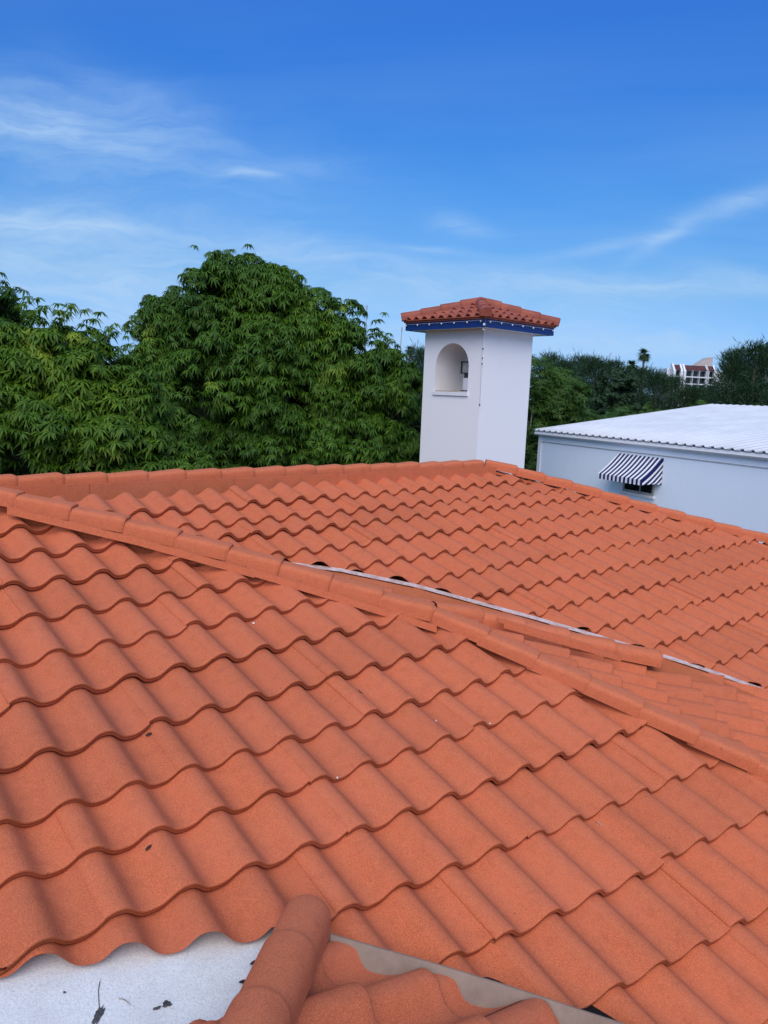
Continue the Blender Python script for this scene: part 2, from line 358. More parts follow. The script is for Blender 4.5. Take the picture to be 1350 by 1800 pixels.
def cutline(p, q):
    """vertical cut plane through two plan points"""
    dx, dy = q[0]-p[0], q[1]-p[1]; return (p[0], p[1], -dy, dx)
# ---- measured lines of this roof (x, y, z)
L1 = [(-4.6, 5.47, -.44), (-2.819, 5.592, -.834), (-1.798, 5.66, -1.054), (-.793, 5.655, -1.292), (-.082, 5.61, -1.469), (.453, 5.56, -1.603)]
L2 = [(.453, 5.56, -1.603), (.763, 5.448, -1.704), (1.081, 5.319, -1.811), (1.428, 5.2, -1.922), (1.721, 5.081, -2.021), (2.073, 4.941, -2.138), (2.575, 4.746, -2.305), (4.0, 4.19, -2.78), (6.4, 3.25, -3.58)]
FL = [(-4.6, 6.52, -.60), (-.921, 6.535, -1.375), (-.35, 6.525, -1.499), (.311, 6.505, -1.64), (.892, 6.475, -1.77), (1.278, 6.454, -1.855), (1.876, 6.404, -1.993), (2.515, 6.331, -2.145), (2.895, 6.263, -2.24), (3.265, 6.19, -2.344), (4.6, 5.9, -2.72), (6.8, 5.3, -3.32)]
R1 = [(-4.9, 5.0, -.80), (-2.681, 6.93, -.835), (-1.299, 8.13, -.838), (1.39, 10.38, -.85)]
HP = [(1.39, 10.38, -.85), (2.313, 10.34, -1.055), (3.222, 10.27, -1.272), (4.17, 10.2, -1.486), (5.137, 10.16, -1.692), (8.4, 10.02, -2.43)]
EV = [(-2.4, 1.90, 0), (-1.27, 2.40, 0), (-.94, 2.58, 0), (-.40, 2.80, 0), (-.20, 2.93, 0)]
VL = [(-.20, 2.93, -2.21), (-.15, 2.885, -2.215), (.46, 2.85, -2.35), (1.02, 2.80, -2.49), (2.4, 2.70, -2.83)]
def ip(line, x, k):
    line = [(p[0], p[1], p[2] if len(p) > 2 else 0) for p in line]
    a = np.array(line); return np.interp(x, a[:, 0], a[:, k])
def segs(line): return [cutline(line[k], line[k+1]) for k in range(len(line)-1)]
house = empty('tile_roofed_house', (0, 6, 0), 'low house under large wavy terracotta tile roof slopes in the foreground', 'house')
# front slope (the near one)
def keepA(c):
    x, y = c.x, c.y
    return ip(LOA, x, 1) < y < ip(TOPA, x, 1)
TOPA = [L1[0], L1[1], L1[3], L1[5], L2[3], L2[7], L2[8]]
LOA = [(-3.2, 1.69), (-1.27, 2.55), (-.40, 2.91), (-.20, 2.90), (1.02, 2.79), (6.4, 2.39)]
cA = segs(TOPA)+segs(LOA)
A_me = tiles(posA, -13, 12, -5, 32, cA, keepA, 16, 3)
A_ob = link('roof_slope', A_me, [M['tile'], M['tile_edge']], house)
# right hand slope
def keepB(c):
    x, y = c.x, c.y
    return ip(LOB, x, 1) < y < ip(TOPB, x, 1)
TOPB = [(-4.9, 4.85), (-2.681, 6.78), (1.33, 10.20), (1.39, 10.34), (3.222, 10.225), (8.4, 9.98)]
LOB = [(-6.5, 6.22), (-1.05, 6.30), (-.2, 6.50), (.311, 6.535), (1.876, 6.44), (3.265, 6.225), (4.9, 5.86), (6.9, 5.32)]
cB = segs(TOPB)+segs(LOB)
B_me = tiles(posB, 1, 22, -8, 44, cB, keepB, 10, 11)
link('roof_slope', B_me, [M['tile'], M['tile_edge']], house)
def underlay(pos, i0, i1, j0, j1, h, cuts, keep):
    I, J = np.meshgrid(np.arange(i0, i1+1.), np.arange(j0, j1+1.), indexing='ij'); ni, nj = I.shape
    P = pos(I.ravel(), J.ravel(), np.full(I.size, h)); P[:, 2] += H
    Q = [(i*nj+j, (i+1)*nj+j, (i+1)*nj+j+1, i*nj+j+1) for i in range(ni-1) for j in range(nj-1)]
    me = np_mesh('underlay', P, np.array(Q)); bm = bmesh.new(); bm.from_mesh(me)
    for (px, py, nx, ny) in cuts: bmesh.ops.bisect_plane(bm, geom=bm.verts[:]+bm.edges[:]+bm.faces[:], dist=1e-5, plane_co=(px, py, 0), plane_no=(nx, ny, 0))
    bmesh.ops.delete(bm, geom=[f for f in bm.faces if not keep(f.calc_center_median())], context='FACES')
    me.clear_geometry(); bm.to_mesh(me); bm.free(); link('underlay', me, M['tile_edge'], house)
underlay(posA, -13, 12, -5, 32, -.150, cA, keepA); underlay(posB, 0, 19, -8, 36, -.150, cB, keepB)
# small slope between the hip and the valley
def posC(i, j, h, dg=0.0):
    x = .1+i*.352+dg; yF = ip(FL, x, 1); zF = ip(FL, x, 2)-np.interp(x, [2.2, 2.9], [.045, -.03])
    yL = np.where(x < .453, ip(L1, x, 1), ip(L2, x, 1)); zL = np.where(x < .453, ip(L1, x, 2), ip(L2, x, 2))-.02
    y = yF-.03-j*W*.86; t = (yF-y)/(yF-yL)
    return np.stack([x+h*.3, y, zF+(zL-zF)*t+h], -1)
def keepC(c):
    x, y = c.x, c.y
    return ip(TOPA, x, 1) < y < ip(UPC, x, 1)
UPC = [(p[0], p[1]-.035) for p in (FL[1], FL[3], FL[6], FL[9], FL[10], FL[11])]
cC = segs(TOPA[2:])+segs(UPC)
C_me = tiles(posC, -1, 16, -1, 9, cC, keepC, 12, 5)
link('roof_slope', C_me, [M['tile'], M['tile_edge']], house)
# near right slope of the projecting wing, and its hidden left slope
azD = math.radians(48.2); SD = .352
dD = np.array([math.sin(azD)*math.cos(math.atan(SD)), math.cos(azD)*math.cos(math.atan(SD)), -math.sin(math.atan(SD))])
rD = np.array([math.cos(azD), -math.sin(azD), 0.]); nD = np.cross(rD, dD); nD = nD if nD[2] > 0 else -nD
V0 = np.array([-.155, 2.899, -2.205])
def posD(i, j, h, dg=0.0):
    o = V0+rD*(.26*W)+dD*(-.13)
    return o+(j*W*1.03)[..., None]*rD+(i*E*1.03+dg)[..., None]*dD+h[..., None]*nD
HIP = [(-.235, 3.02), (-.36, 1.9), (-.42, 1.35)]
VLd = [(-.20, 2.885), (-.15, 2.865), (1.02, 2.78), (2.4, 2.68)]
def keepD(c):
    x, y = c.x, c.y
    return y < np.interp(x, [p[0] for p in VLd], [p[1] for p in VLd]) and x > np.interp(-y, [-p[1] for p in HIP], [p[0] for p in HIP])
cD = segs(VLd[1:])+segs(HIP)
D_me = tiles(posD, -8, 6, -2, 10, cD, keepD, 16, 8)
link('roof_slope', D_me, [M['tile'], M['tile_edge']], house)
dD2 = np.array([math.sin(azD-PI/2)*math.cos(math.atan(SD)), math.cos(azD-PI/2)*math.cos(math.atan(SD)), -math.sin(math.atan(SD))])
nD2 = np.cross(np.array([dD[0], dD[1], 0]), dD2); nD2 = nD2 if nD2[2] > 0 else -nD2
rD2 = np.array([math.sin(azD), math.cos(azD), 0.])
O2 = np.array([-.30, 2.45, -2.07])
def posD2(i, j, h, dg=0.0):
    return O2+(j*W)[..., None]*rD2+(i*E+dg)[..., None]*dD2+h[..., None]*nD2
E2 = [(-1.05, 1.72), (-.55, 2.36), (-.31, 2.66)]
def keepD2(c):
    x, y = c.x, c.y
    return x < np.interp(-y, [-p[1] for p in HIP], [p[0] for p in HIP]) and y < np.interp(x, [p[0] for p in E2], [p[1] for p in E2])
D2_me = tiles(posD2, -3, 3, -7, 4, segs(HIP)+segs(E2), keepD2, 14, 9)
link('roof_slope', D2_me, [M['tile'], M['tile_edge']], house)
# far slopes that fall away behind the ridge and the hip
rB, gB, nB = basis(.85245, .32)
bk = np.array([-gB[0], -gB[1], gB[2]])
def posBack(i, j, h, dg=0.0):
    o = np.array([1.39, 10.38, -.93]); n = np.cross(rB, bk); n = n if n[2] > 0 else -n
    return o-(j*W)[..., None]*rB+(i*E+dg+.11)[..., None]*bk+h[..., None]*n
link('roof_slope', tiles(posBack, 1, 11, -14, 28, [cutline((1.39, 10.38), (1.43, 17))], lambda c: c.x < 1.39+(c.y-10.38)*.006, 6, 21), [M['tile'], M['tile_edge']], house)
rE = np.array([gB[0], gB[1], 0]); rE /= np.linalg.norm(rE); gE = np.array([rB[0]*.952, rB[1]*.952, -.305])
def posEnd(i, j, h, dg=0.0):
    o = np.array([1.39, 10.38, -.90]); n = np.cross(rE, gE); n = n if n[2] > 0 else -n
    return o+(j*W)[..., None]*rE+(i*E+dg+.08)[..., None]*gE+h[..., None]*n
link('roof_slope', tiles(posEnd, 1, 11, -16, 16, [cutline((1.39, 10.38), (1.43, 17)), cutline((1.39, 10.40), (6.6, 10.12))],
     lambda c: c.x > 1.39+(c.y-10.38)*.006 and c.y > 10.40-(c.x-1.39)*.0537 and c.x < 8.4, 6, 22), [M['tile'], M['tile_edge']], house)
# ---- ridge and hip caps, each a piece of its own
def capmesh(p, q, up, a0, a1, hh, skirt, lift0, lift1, sq=2.6, closed=True, over=.045, dome=False):
    p, q = Vector(p), Vector(q); d = (q-p).normalized(); s = d.cross(up).normalized(); u = s.cross(d).normalized()
    p = p-d*over; L = (q-p).length
    n = 18; rings = []
    cuts = [(0, 0), (.3, 0), (.7, 0), (1-.035/L, 0), (1-.012/L, -.002), (1, -.009)]
    if dome: cuts = [(0, 0), (.4, 0), (.72, 0)]+[(.72+.28*math.sin(k*PI/14), -(1-math.cos(k*PI/14))) for k in range(1, 8)]
    V = []; F = []
    for f, sh in cuts:
        a = a0+(a1-a0)*f; lf = lift0+(lift1-lift0)*f; hgt = hh*(a/a1)
        if dome: k = max(.05, 1+sh); a *= k; hgt *= k
        else: a += sh; hgt += sh
        c = p+d*(L*f)+u*lf
        pr = [(-a, -skirt)]
        for k in range(n+1):
            t = PI*k/n; cx, sx = -math.cos(t), math.sin(t)
            e = 2/sq
            pr.append((math.copysign(abs(cx)**e, cx)*a, (abs(sx)**e)*hgt))
        pr.append((a, -skirt))
        V += [c+s*x+u*y for x, y in pr]
    m = n+3; nr = len(cuts)
    F = [(i*m+k, i*m+k+1, (i+1)*m+k+1, (i+1)*m+k) for i in range(nr-1) for k in range(m-1)]
    b = len(V)
    V += [V[k]-u*0 for k in range((nr-1)*m, nr*m)]       # end plate, its own vertices for a hard edge
    F.append(tuple(range(b, b+m)))
    me = bpy.data.meshes.new('cap'); me.from_pydata([(v.x, v.y, v.z+H) for v in V], [], F)
    for pl in me.polygons: pl.use_smooth = len(pl.vertices) == 4
    me.update(); return me
def along(line, step, start=0.0, end=None):
    pts = [Vector(p) for p in line]; D = [0]
    for a, b in zip(pts, pts[1:]): D.append(D[-1]+(b-a).length)
    out = []; t = start; end = D[-1] if end is None else end
    while t < end+1e-6:
        for k in range(len(pts)-1):
            if t <= D[k+1]+1e-9:
                f = (t-D[k])/(D[k+1]-D[k]); out.append(pts[k].lerp(pts[k+1], f)); break
        t += step
    return out
def caps(name, line, step, a=.105, hh=.085, skirt=.04, lift=.0, start=0.0, end=None, **kw):
    pts = along(line, step, start, end)
    for k in range(len(pts)-1):
        j = [random.gauss(0, .004) for _ in range(4)]
        p = pts[k]+Vector((0, j[0], j[1]*.6)); q = pts[k+1]+Vector((0, j[2], j[3]*.6))
        me = capmesh(p, q, Vector((0, 0, 1)), a*.90, a, hh, skirt, lift-.014, lift+.006, **kw)
        link(name, me, M['cap'], house)
capsR = caps('ridge_cap', R1, .385, lift=-.066, hh=.082, skirt=.03, sq=4.2)
caps('hip_cap', HP, .385, lift=-.05, hh=.080, skirt=.035, sq=4.2)
caps('hip_cap', L1, .395, lift=-.035, a=.100, hh=.077, skirt=.035, sq=4.4)
caps('hip_cap', L2, .385, lift=-.034, a=.094, hh=.072, skirt=.03, sq=4.4)
L3 = [(.47, 6.10, -1.725), (.864, 6.24, -1.825), (1.294, 6.24, -1.918), (2.442, 6.13, -2.125)]
caps('hip_cap', L3, .385, a=.10, hh=.08, skirt=.035, lift=.0)
TH = [(-.243, 3.00, -2.20), (-.287, 2.60, -2.10), (-.331, 2.20, -2.00), (-.375, 1.8, -1.90), (-.42, 1.4, -1.80)]
for k in range(len(TH)-1):
    link('hip_cap', capmesh(TH[k+1], TH[k], Vector((0, 0, 1)), .098, .106, .098, .05, .0, .008, sq=2.05, over=.05, dome=(k == 0)), M['cap'], house)
# ---- vertical board under the ridge caps, flashing strips, valley metal
def strip(name, line, off1, off2, th, mat, x0=None, x1=None, seg=.0):
    """bent sheet following a line; off = (dy, dz) of its two edges"""
    b = MB(); P = [p for p in line if (x0 is None or p[0] >= x0) and (x1 is None or p[0] <= x1)]
    V = []
    for x, y, z in P:
        V += [(x, y+off1[0], z+off1[1]+H), (x, y+off2[0], z+off2[1]+H), (x, y+off2[0], z+off2[1]+H-th), (x, y+off1[0], z+off1[1]+H-th)]
    F = [(4*i+k, 4*i+(k+1) % 4, 4*i+4+(k+1) % 4, 4*i+4+k) for i in range(len(P)-1) for k in range(4)]
    F += [(0, 1, 2, 3), tuple(4*(len(P)-1)+k for k in (3, 2, 1, 0))]
    b.add(V, F); return b.build(name, mat, house)
def board(name, pts, thick, h, drop, seglen, mat):
    P = along(pts, seglen)+[Vector(pts[-1])]
    for p, q in zip(P, P[1:]):
        if (q-p).length < .05: continue
        d = (q-p); s = Vector((-d.y, d.x, 0)).normalized()*thick
        jz = random.gauss(0, .003); b = MB()
        b.box((p.x, p.y, p.z-drop-h+H+jz), d*.997, s, (0, 0, h)); b.build(name, mat, house)
sB = Vector((gB[0], gB[1], 0)).normalized()
board('ridge_board', [tuple(Vector(p)+sB*.135) for p in R1], .02, .16, .07, 1.45, M['cap'])
board('ridge_board', [(p[0], p[1]-.10, p[2]) for p in HP], .015, .03, .115, 1.5, M['tile_edge'])
# sheet metal folded down from the upper hip to the lower slope
me = MB(); XS = [-4.6, -3, -1.8, -.9, -.35, .2, .5]
V = []
for x in XS: V += [(x, ip(L1, x, 1)+.02, ip(L1, x, 2)-.07+H), (x, ip(FL, x, 1)-.01, ip(FL, x, 2)-.12+H)]
me.add(V, [(2*i, 2*i+2, 2*i+3, 2*i+1) for i in range(len(XS)-1)]); me.build('flashing_sheet', M['tile_edge'], house)
fl2 = [(-.95, 6.30, -1.425), (-.35, 6.455, -1.515)]+[p for p in FL if p[0] >= .3 and p[0] < 6]
strip('valley_flashing', fl2, (-.028, -.004), (.032, .008), .004, M['galv'])
strip('valley_flashing', fl2, (-.20, -.10), (-.026, -.018), .004, M['tile_edge'])
# closure boards below the near hip
for L_, nm in ((L1, 0), (L2, 1)):
    b = MB()
    for p_, q_ in zip(L_, L_[1:]):
        b.box((p_[0], p_[1]+.012, p_[2]-.30+H), (q_[0]-p_[0], q_[1]-p_[1], q_[2]-p_[2]), (0, .02, 0), (0, 0, .27))
    b.build('closure_board', M['tile_edge'], house)
# short side strips tucked below the near hip caps
for (xa, xb, dy, dz) in ((-2.7, -1.72, -.155, -.075), (-1.76, -.93, -.162, -.080), (-.97, -.30, -.14, -.080), (-.34, .42, -.134, -.085)):
    b = MB(); za, zb = ip(L1, xa, 2), ip(L1, xb, 2); ya, yb = ip(L1, xa, 1), ip(L1, xb, 1)
    b.box((xa, ya+dy, za+dz+H-.03), (xb-xa, yb-ya+.02, zb-za-.01), (0, .02, .0), (0, 0.004, .05)); b.build('side_strip', M['cap'], house)
for (xa, xb) in ((.95, 1.72), (1.0, 1.95)):
    b = MB(); b.box((xa, 6.03-.03*(xa > .97), -1.79-.245*(xa-.95)-.03*(xa > .97)+H), (xb-xa, -.05, -.235*(xb-xa)), (0, .03, 0), (0, 0, .03)); b.build('side_strip', M['cap'], house)
# brown valley metal between the near slopes
def vpt(x, k): return float(ip(VL, x, k))
b = MB(); XS = [-.20, -.15, 0, .3, .6, .9, 1.3, 1.8, 2.4]; V = []
for x in XS:
    y, z = vpt(x, 1), vpt(x, 2); k = 1 if x > -.16 else .4
    V += [(x, y+.10, z-.085+H), (x, y+.004, z-.004+H), (x, y-.004, z-.004+H), (x, y-.10*k, z-.085*k-.02+H), (x, y-.2*k, z-.10+H)]
b.add(V, [(5*i+k, 5*i+k+1, 5*i+6+k, 5*i+5+k) for i in range(len(XS)-1) for k in range(4)]); b.build('valley_flashing', M['bronze'], house)
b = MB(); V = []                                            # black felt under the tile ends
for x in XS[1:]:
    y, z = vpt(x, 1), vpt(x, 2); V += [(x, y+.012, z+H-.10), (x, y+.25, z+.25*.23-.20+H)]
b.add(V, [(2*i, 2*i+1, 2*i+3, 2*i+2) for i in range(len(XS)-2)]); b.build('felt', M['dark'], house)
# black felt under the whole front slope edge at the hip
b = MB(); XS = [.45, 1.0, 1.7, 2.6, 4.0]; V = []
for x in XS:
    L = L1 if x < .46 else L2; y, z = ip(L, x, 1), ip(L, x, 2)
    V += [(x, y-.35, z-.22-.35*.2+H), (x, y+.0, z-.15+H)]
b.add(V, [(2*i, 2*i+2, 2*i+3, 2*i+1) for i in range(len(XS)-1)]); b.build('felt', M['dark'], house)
# white coated flat deck beside the eave
def deckz(x, y): return -2.245-.150*(x+.95)+.30*(y-2.6)*.35
b = MB(); gx = np.linspace(-2.6, -.24, 12); gy = np.linspace(1.2, 3.2, 10); V = []
for x in gx:
    for y in gy: V.append((x, y, deckz(x, y)+H))
b.add(V, [(i*10+j, i*10+10+j, i*10+11+j, i*10+j+1) for i in range(11) for j in range(9)])
deck = b.build('flat_deck', M['deck'], house, smooth=True); deck['label'] = 'rough white coated deck with dark worn patches'
def blob(cx, cy, rx, ry, rot=0, n=26, rough=.35, seed=0):
    rr = random.Random(seed); out = []
    for k in range(n):
        t = 2*PI*k/n; q = 1+rough*rr.uniform(-1, 1)*.8
        x, y = rx*q*math.cos(t), ry*q*math.sin(t)
        out.append((cx+x*math.cos(rot)-y*math.sin(rot), cy+x*math.sin(rot)+y*math.cos(rot)))
    return out
for k, (cx, cy, rx, ry, ro) in enumerate([(-.955, 2.465, .014, .038, -.1), (-.735, 2.555, .018, .013, .5), (-.765, 2.53, .016, .006, .6), (-1.105, 2.53, .006, .004, 0), (-.915, 2.37, .012, .022, .3), (-.88, 2.385, .008, .016, .2)]):
    pts = blob(cx, cy, rx, ry, ro, seed=k+3); b = MB()
    b.add([(x, y, deckz(x, y)+H+.0035) for x, y in pts], [tuple(range(len(pts)))]); b.build('worn_patch', M['grime'], deck)
b = MB(); cr_pts = [(-1.0, 2.60), (-.992, 2.56), (-.975, 2.52), (-.962, 2.49), (-.95, 2.43), (-.945, 2.36), (-.93, 2.27)]; V = []
for x, y in cr_pts: V += [(x-.0016, y, deckz(x, y)+H+.003), (x+.0016, y, deckz(x, y)+H+.003)]
b.add(V, [(2*i, 2*i+1, 2*i+3, 2*i+2) for i in range(len(cr_pts)-1)]); b.build('crack', M['grime'], deck)
# walls below the roof
b = MB(); b.box((-5.2, 3.4, 0), (7.6, 0, 0), (0, 2.4, 0), (0, 0, H-3.15)); b.build('wall', M['plaster'], house)
b = MB(); ra = Vector(rB)*7.6; rb_ = Vector((-gB[0], -gB[1], 0)).normalized()*6.4
b.box((.2, 5.75, 0), Vector(rB)*7.4, rb_, (0, 0, H-3.25)); b.build('wall', M['plaster'], house)
b = MB(); b.box((-2.6, 1.15, 0), (2.3, 0, 0), (0, 1.2, 0), (0, 0, H-2.6)); b.build('wall', M['plaster'], house)
# ------------------------------------------------------------------ small debris lying on the roof
from mathutils.bvhtree import BVHTree
def bvh(o):
    bm = bmesh.new(); bm.from_mesh(o.data); bm.transform(Matrix.Translation(house.location)); t = BVHTree.FromBMesh(bm); bm.free(); return t
bA = bvh(A_ob)
def drop(x, y):
    h = bA.ray_cast(Vector((x, y, 20)), Vector((0, 0, -1))); return h[0], h[1]
def debris(name, x, y, label, cat, mat, kind, size, rot, grp=None, deckit=False):
    if deckit: p, n = Vector((x, y, deckz(x, y)+H)), Vector((0, 0, 1))
    else:
        p, n = drop(x, y)
        if p is None: return
        if n.z < 0: n = -n
    p = p+n*.004; t = Vector((math.cos(rot), math.sin(rot), 0)); t = (t-n*t.dot(n)).normalized(); s = n.cross(t)
    b = MB()
    if kind == 'leaf':
        N = 9; V = []
        for k in range(N):
            f = k/(N-1); w = size*.22*math.sin(PI*min(1, f*.94+.03))+.0006; cu = .25*size*(f-.5)**2
            for q in (-1, 0, 1): V.append(p+t*(f-.5)*size+s*q*w+n*(cu+abs(q)*w*.5+.001*math.sin(f*9)))
        b.add(V, [(3*i+k, 3*i+3+k, 3*i+4+k, 3*i+k+1) for i in range(N-1) for k in range(2)])
    elif kind == 'twig':
        b.tube([p+t*(f-.5)*size+n*.003*math.sin(f*5)+s*.06*size*math.sin(f*4) for f in (0, .25, .5, .75, 1)], [.0016, .002, .002, .0017, .001], 6)
    elif kind == 'chip':
        pts = [(math.cos(a)*size*random.uniform(.35, .6), math.sin(a)*size*random.uniform(.3, .5)) for a in np.linspace(0, 2*PI, 7, endpoint=False)]
        V = [p+t*x_+s*y_ for x_, y_ in pts]+[p+t*x_*.8+s*y_*.8+n*.004 for x_, y_ in pts]
        b.add(V, [tuple(reversed(range(7))), tuple(range(7, 14))]+[(k, (k+1) % 7, 7+(k+1) % 7, 7+k) for k in range(7)])
    o = b.build(name, mat, loc=p, smooth=(kind != 'chip')); return tag(o, label, cat, grp)
def PA(i, j):
    v = posA(np.array([float(i)]), np.array([float(j)]), np.array([0.]))[0]; return v[0], v[1]
DEB = [('dry_leaf', (-2.55, 7.15), 'flat black leaf scrap lying on a tile in the middle of the near roof', 'leaf', 'deadleaf', 'leaf', .045, -.3),
 ('dry_leaf', (-.88, 1.75), 'small curled dark leaf on a tile crest at the lower left of the near roof', 'leaf', 'deadleaf', 'leaf', .035, .7),
 ('dry_leaf', (-2.95, 2.72), 'crumpled brown leaf bits caught at a tile edge at the left', 'leaf', 'deadleaf', 'leaf', .04, .2),
 ('paint_chip', (-5.0, 6.47), 'bright white paint chip resting at a tile edge below the long hip', 'paint chip', 'chip', 'chip', .022, 0),
 ('paint_chip', (-1.45, 8.15), 'white chip in a tile trough right of the black leaf scrap', 'paint chip', 'chip', 'chip', .015, 0),
 ('paint_chip', (-1.05, 5.35), 'tiny white chip in a trough left of centre, below the black leaf scrap', 'paint chip', 'chip', 'chip', .013, 0),
 ('paint_chip', (-1.1, 9.35), 'small white chip on the tile edge nearest the turn of the near hip', 'paint chip', 'chip', 'chip', .015, 0),
 ('twig', (1.05, 9.55), 'short pale straight steel wire lying in a trough at the lower right', 'twig', 'steel', 'twig', .05, -.6)]  # last entry is a steel wire built with the twig shape
for nm, ij, lab, cat, mt, kd, sz, rt in DEB:
    x, y = PA(*ij); debris(nm, x, y, lab, cat, M[mt], kd, sz, rt)
debris('twig', -.885, 2.535, 'short pale stick lying on the white deck', 'twig', M['twig'], 'twig', .055, -.35, deckit=True)
debris('dry_leaf', -.44, 2.80, 'torn dark leaf poking out where the tile edge meets the white deck', 'leaf', M['deadleaf'], 'leaf', .06, .5, deckit=True)
debris('dry_leaf', -.47, 2.70, 'thin dark leaf on the white deck beside the rounded hip cap', 'leaf', M['deadleaf'], 'leaf', .05, .1, deckit=True)
# ------------------------------------------------------------------ bell tower
azT = math.radians(48.2)
tr = Vector((math.sin(azT), math.cos(azT), 0)); tl = Vector((-math.cos(azT), math.sin(azT), 0)); UP = Vector((0, 0, 1))
TN = Vector((1.9814, 17.0, 1.444+H)); LW, RW = 1.78, 1.71
tower = empty('bell_tower', (TN.x, TN.y, 0), 'square white plastered tower with arched niche and little red tile hip roof', 'tower')
def TP(a, b_, z): return TN+tl*a+tr*b_+UP*z                 # a along the left face, b away along the right face
NA0, NA1, NZ, NS = .37, 1.40, -1.36, -.80                   # niche edges, floor, spring line
NC = (NA0+NA1)/2; NR = (NA1-NA0)/2; ARCH = .515; DEP = .95
prof = [(NA0, NZ)]+[(NC-NR*math.cos(PI*k/28), NS+ARCH*math.sin(PI*k/28)) for k in range(29)]+[(NA1, NZ)]
b = MB(); zb = -TN.z
# left face around the arch
outer = [(0, NZ)]+[(0, NS+(0.12-NS)*k/14) if k < 14 else (0, .12) for k in range(15)]
P2 = prof[1:-1]
half = [(0, NS+(.12-NS)*k/8) for k in range(9)]+[(LW*k/12, .12) for k in range(1, 12)]+[(LW, .12+(NS-.12)*k/8) for k in range(9)]
V = [TP(a, 0, z) for a, z in half]+[TP(a, 0, z) for a, z in P2]; n = len(P2)
b.add(V, [(k, k+1, n+k+1, n+k) for k in range(n-1)])
b.add([TP(0, 0, zb), TP(0, 0, NZ), TP(NA0, 0, NZ), TP(NA1, 0, NZ), TP(LW, 0, NZ), TP(LW, 0, zb)], [(0, 1, 2, 3, 4, 5)])
b.add([TP(0, 0, NZ), TP(0, 0, NS), TP(NA0, 0, NS), TP(NA0, 0, NZ)], [(0, 1, 2, 3)])
b.add([TP(NA1, 0, NZ), TP(NA1, 0, NS), TP(LW, 0, NS), TP(LW, 0, NZ)], [(0, 1, 2, 3)])
# the other three faces
b.add([TP(0, 0, zb), TP(0, RW, zb), TP(0, RW, .12), TP(0, 0, .12)], [(0, 1, 2, 3)])
b.add([TP(0, RW, zb), TP(LW, RW, zb), TP(LW, RW, .12), TP(0, RW, .12)], [(0, 1, 2, 3)])
b.add([TP(LW, RW, zb), TP(LW, 0, zb), TP(LW, 0, .12), TP(LW, RW, .12)], [(0, 1, 2, 3)])
b.build('wall', M['plaster'], tower)
b = MB(); m_ = len(prof)
V = [TP(a, 0, z) for a, z in prof]+[TP(a, DEP, z) for a, z in prof]+[TP(a, DEP, z) for a, z in prof]
b.add(V, [(k, k+1, m_+k+1, m_+k) for k in range(m_-1)]+[tuple(range(2*m_, 3*m_))])
nb_ = b.build('niche', M['plaster'], tower, smooth=True)
for k in range(5):
    a0 = NA0+.004+(NA1-NA0-.008)*k/5; b = MB(); b.box(TP(a0, .03, NZ+.004), tl*((NA1-NA0-.008)/5-.008), tr*(DEP-.06), UP*.02); b.build('floor_board', M['wood'], tower)
b = MB(); b.box(TP(NA0-.03, -.035, NZ-.085), tl*(NA1-NA0+.06), tr*.06, UP*.085); b.build('sill', M['trim'], tower, bevel=.004)
# fascia, soffit, roof
OH = .33
b = MB()
b.box(TP(-OH, -OH, 0), tl*(LW+2*OH), tr*.03, UP*.17)
b.box(TP(-OH, -OH+.032, 0), tl*.03, tr*(RW+2*OH-.064), UP*.17)
b.box(TP(-OH, RW+OH-.03, 0), tl*(LW+2*OH), tr*.03, UP*.17)
b.box(TP(LW+OH-.03, -OH+.032, 0), tl*.03, tr*(RW+2*OH-.064), UP*.17)
b.build('fascia', M['blue'], tower)
b = MB(); b.box(TP(-OH+.031, -OH+.031, .012), tl*(LW+2*OH-.062), tr*(RW+2*OH-.062), UP*.02); b.build('soffit', M['trim'], tower)
b = MB(); o_ = OH+.03
for (oa, va, vb) in ((TP(-o_, -o_, .172), tl*(LW+2*o_), tr*.05), (TP(-o_, RW+o_-.05, .172), tl*(LW+2*o_), tr*.05), (TP(-o_, -o_+.052, .172), tl*.05, tr*(RW+2*o_-.104)), (TP(LW+o_-.05, -o_+.052, .172), tl*.05, tr*(RW+2*o_-.104))):
    b.box(oa, va, vb, UP*.055)
b.build('eave_strip', M['tower_tile'], tower)
ap = TP(LW/2, RW/2, .71); RO = OH+.07; ez = .26
def tower_slope(k):
    # four slopes: k=0 left face, 1 right face, 2, 3 the back ones
    cnr = [TP(-RO, -RO, ez), TP(LW+RO, -RO, ez), TP(LW+RO, RW+RO, ez), TP(-RO, RW+RO, ez)]
    a_, b_ = [(1, 0), (0, 3), (3, 2), (2, 1)][k]; A_, B_ = cnr[a_], cnr[b_]
    mid = (A_+B_)/2; r_ = (B_-A_).normalized(); g_ = (mid-ap); g_ = (g_-r_*g_.dot(r_)).normalized(); n_ = r_.cross(g_); n_ = n_ if n_.z > 0 else -n_
    r_, g_, n_, m0 = (np.array(v) for v in (r_, g_, n_, mid-UP*H))
    def pos(i, j, h, dg=0.0): return m0+(j*.262)[..., None]*r_+(i*.36+dg)[..., None]*g_+(h*.95+.035)[..., None]*n_
    cx, cy = ap.x, ap.y
    def keep(c):
        for P_, Q_ in ((A_, B_),):
            s1 = (P_.x-cx)*(c.y-cy)-(P_.y-cy)*(c.x-cx); s2 = (Q_.x-cx)*(c.y-cy)-(Q_.y-cy)*(c.x-cx)
            return s1*s2 < 0 and ((mid.x-cx)*(c.x-cx)+(mid.y-cy)*(c.y-cy)) > 0
    me = tiles(pos, -4, 0, -6, 7, [cutline((cx, cy), (A_.x, A_.y)), cutline((cx, cy), (B_.x, B_.y))], keep, 10, 30+k, mat=None)
    link('roof_slope', me, [M['tower_tile'], M['tower_tile']], tower)
    return A_
cn = [tower_slope(k) for k in range(4)]
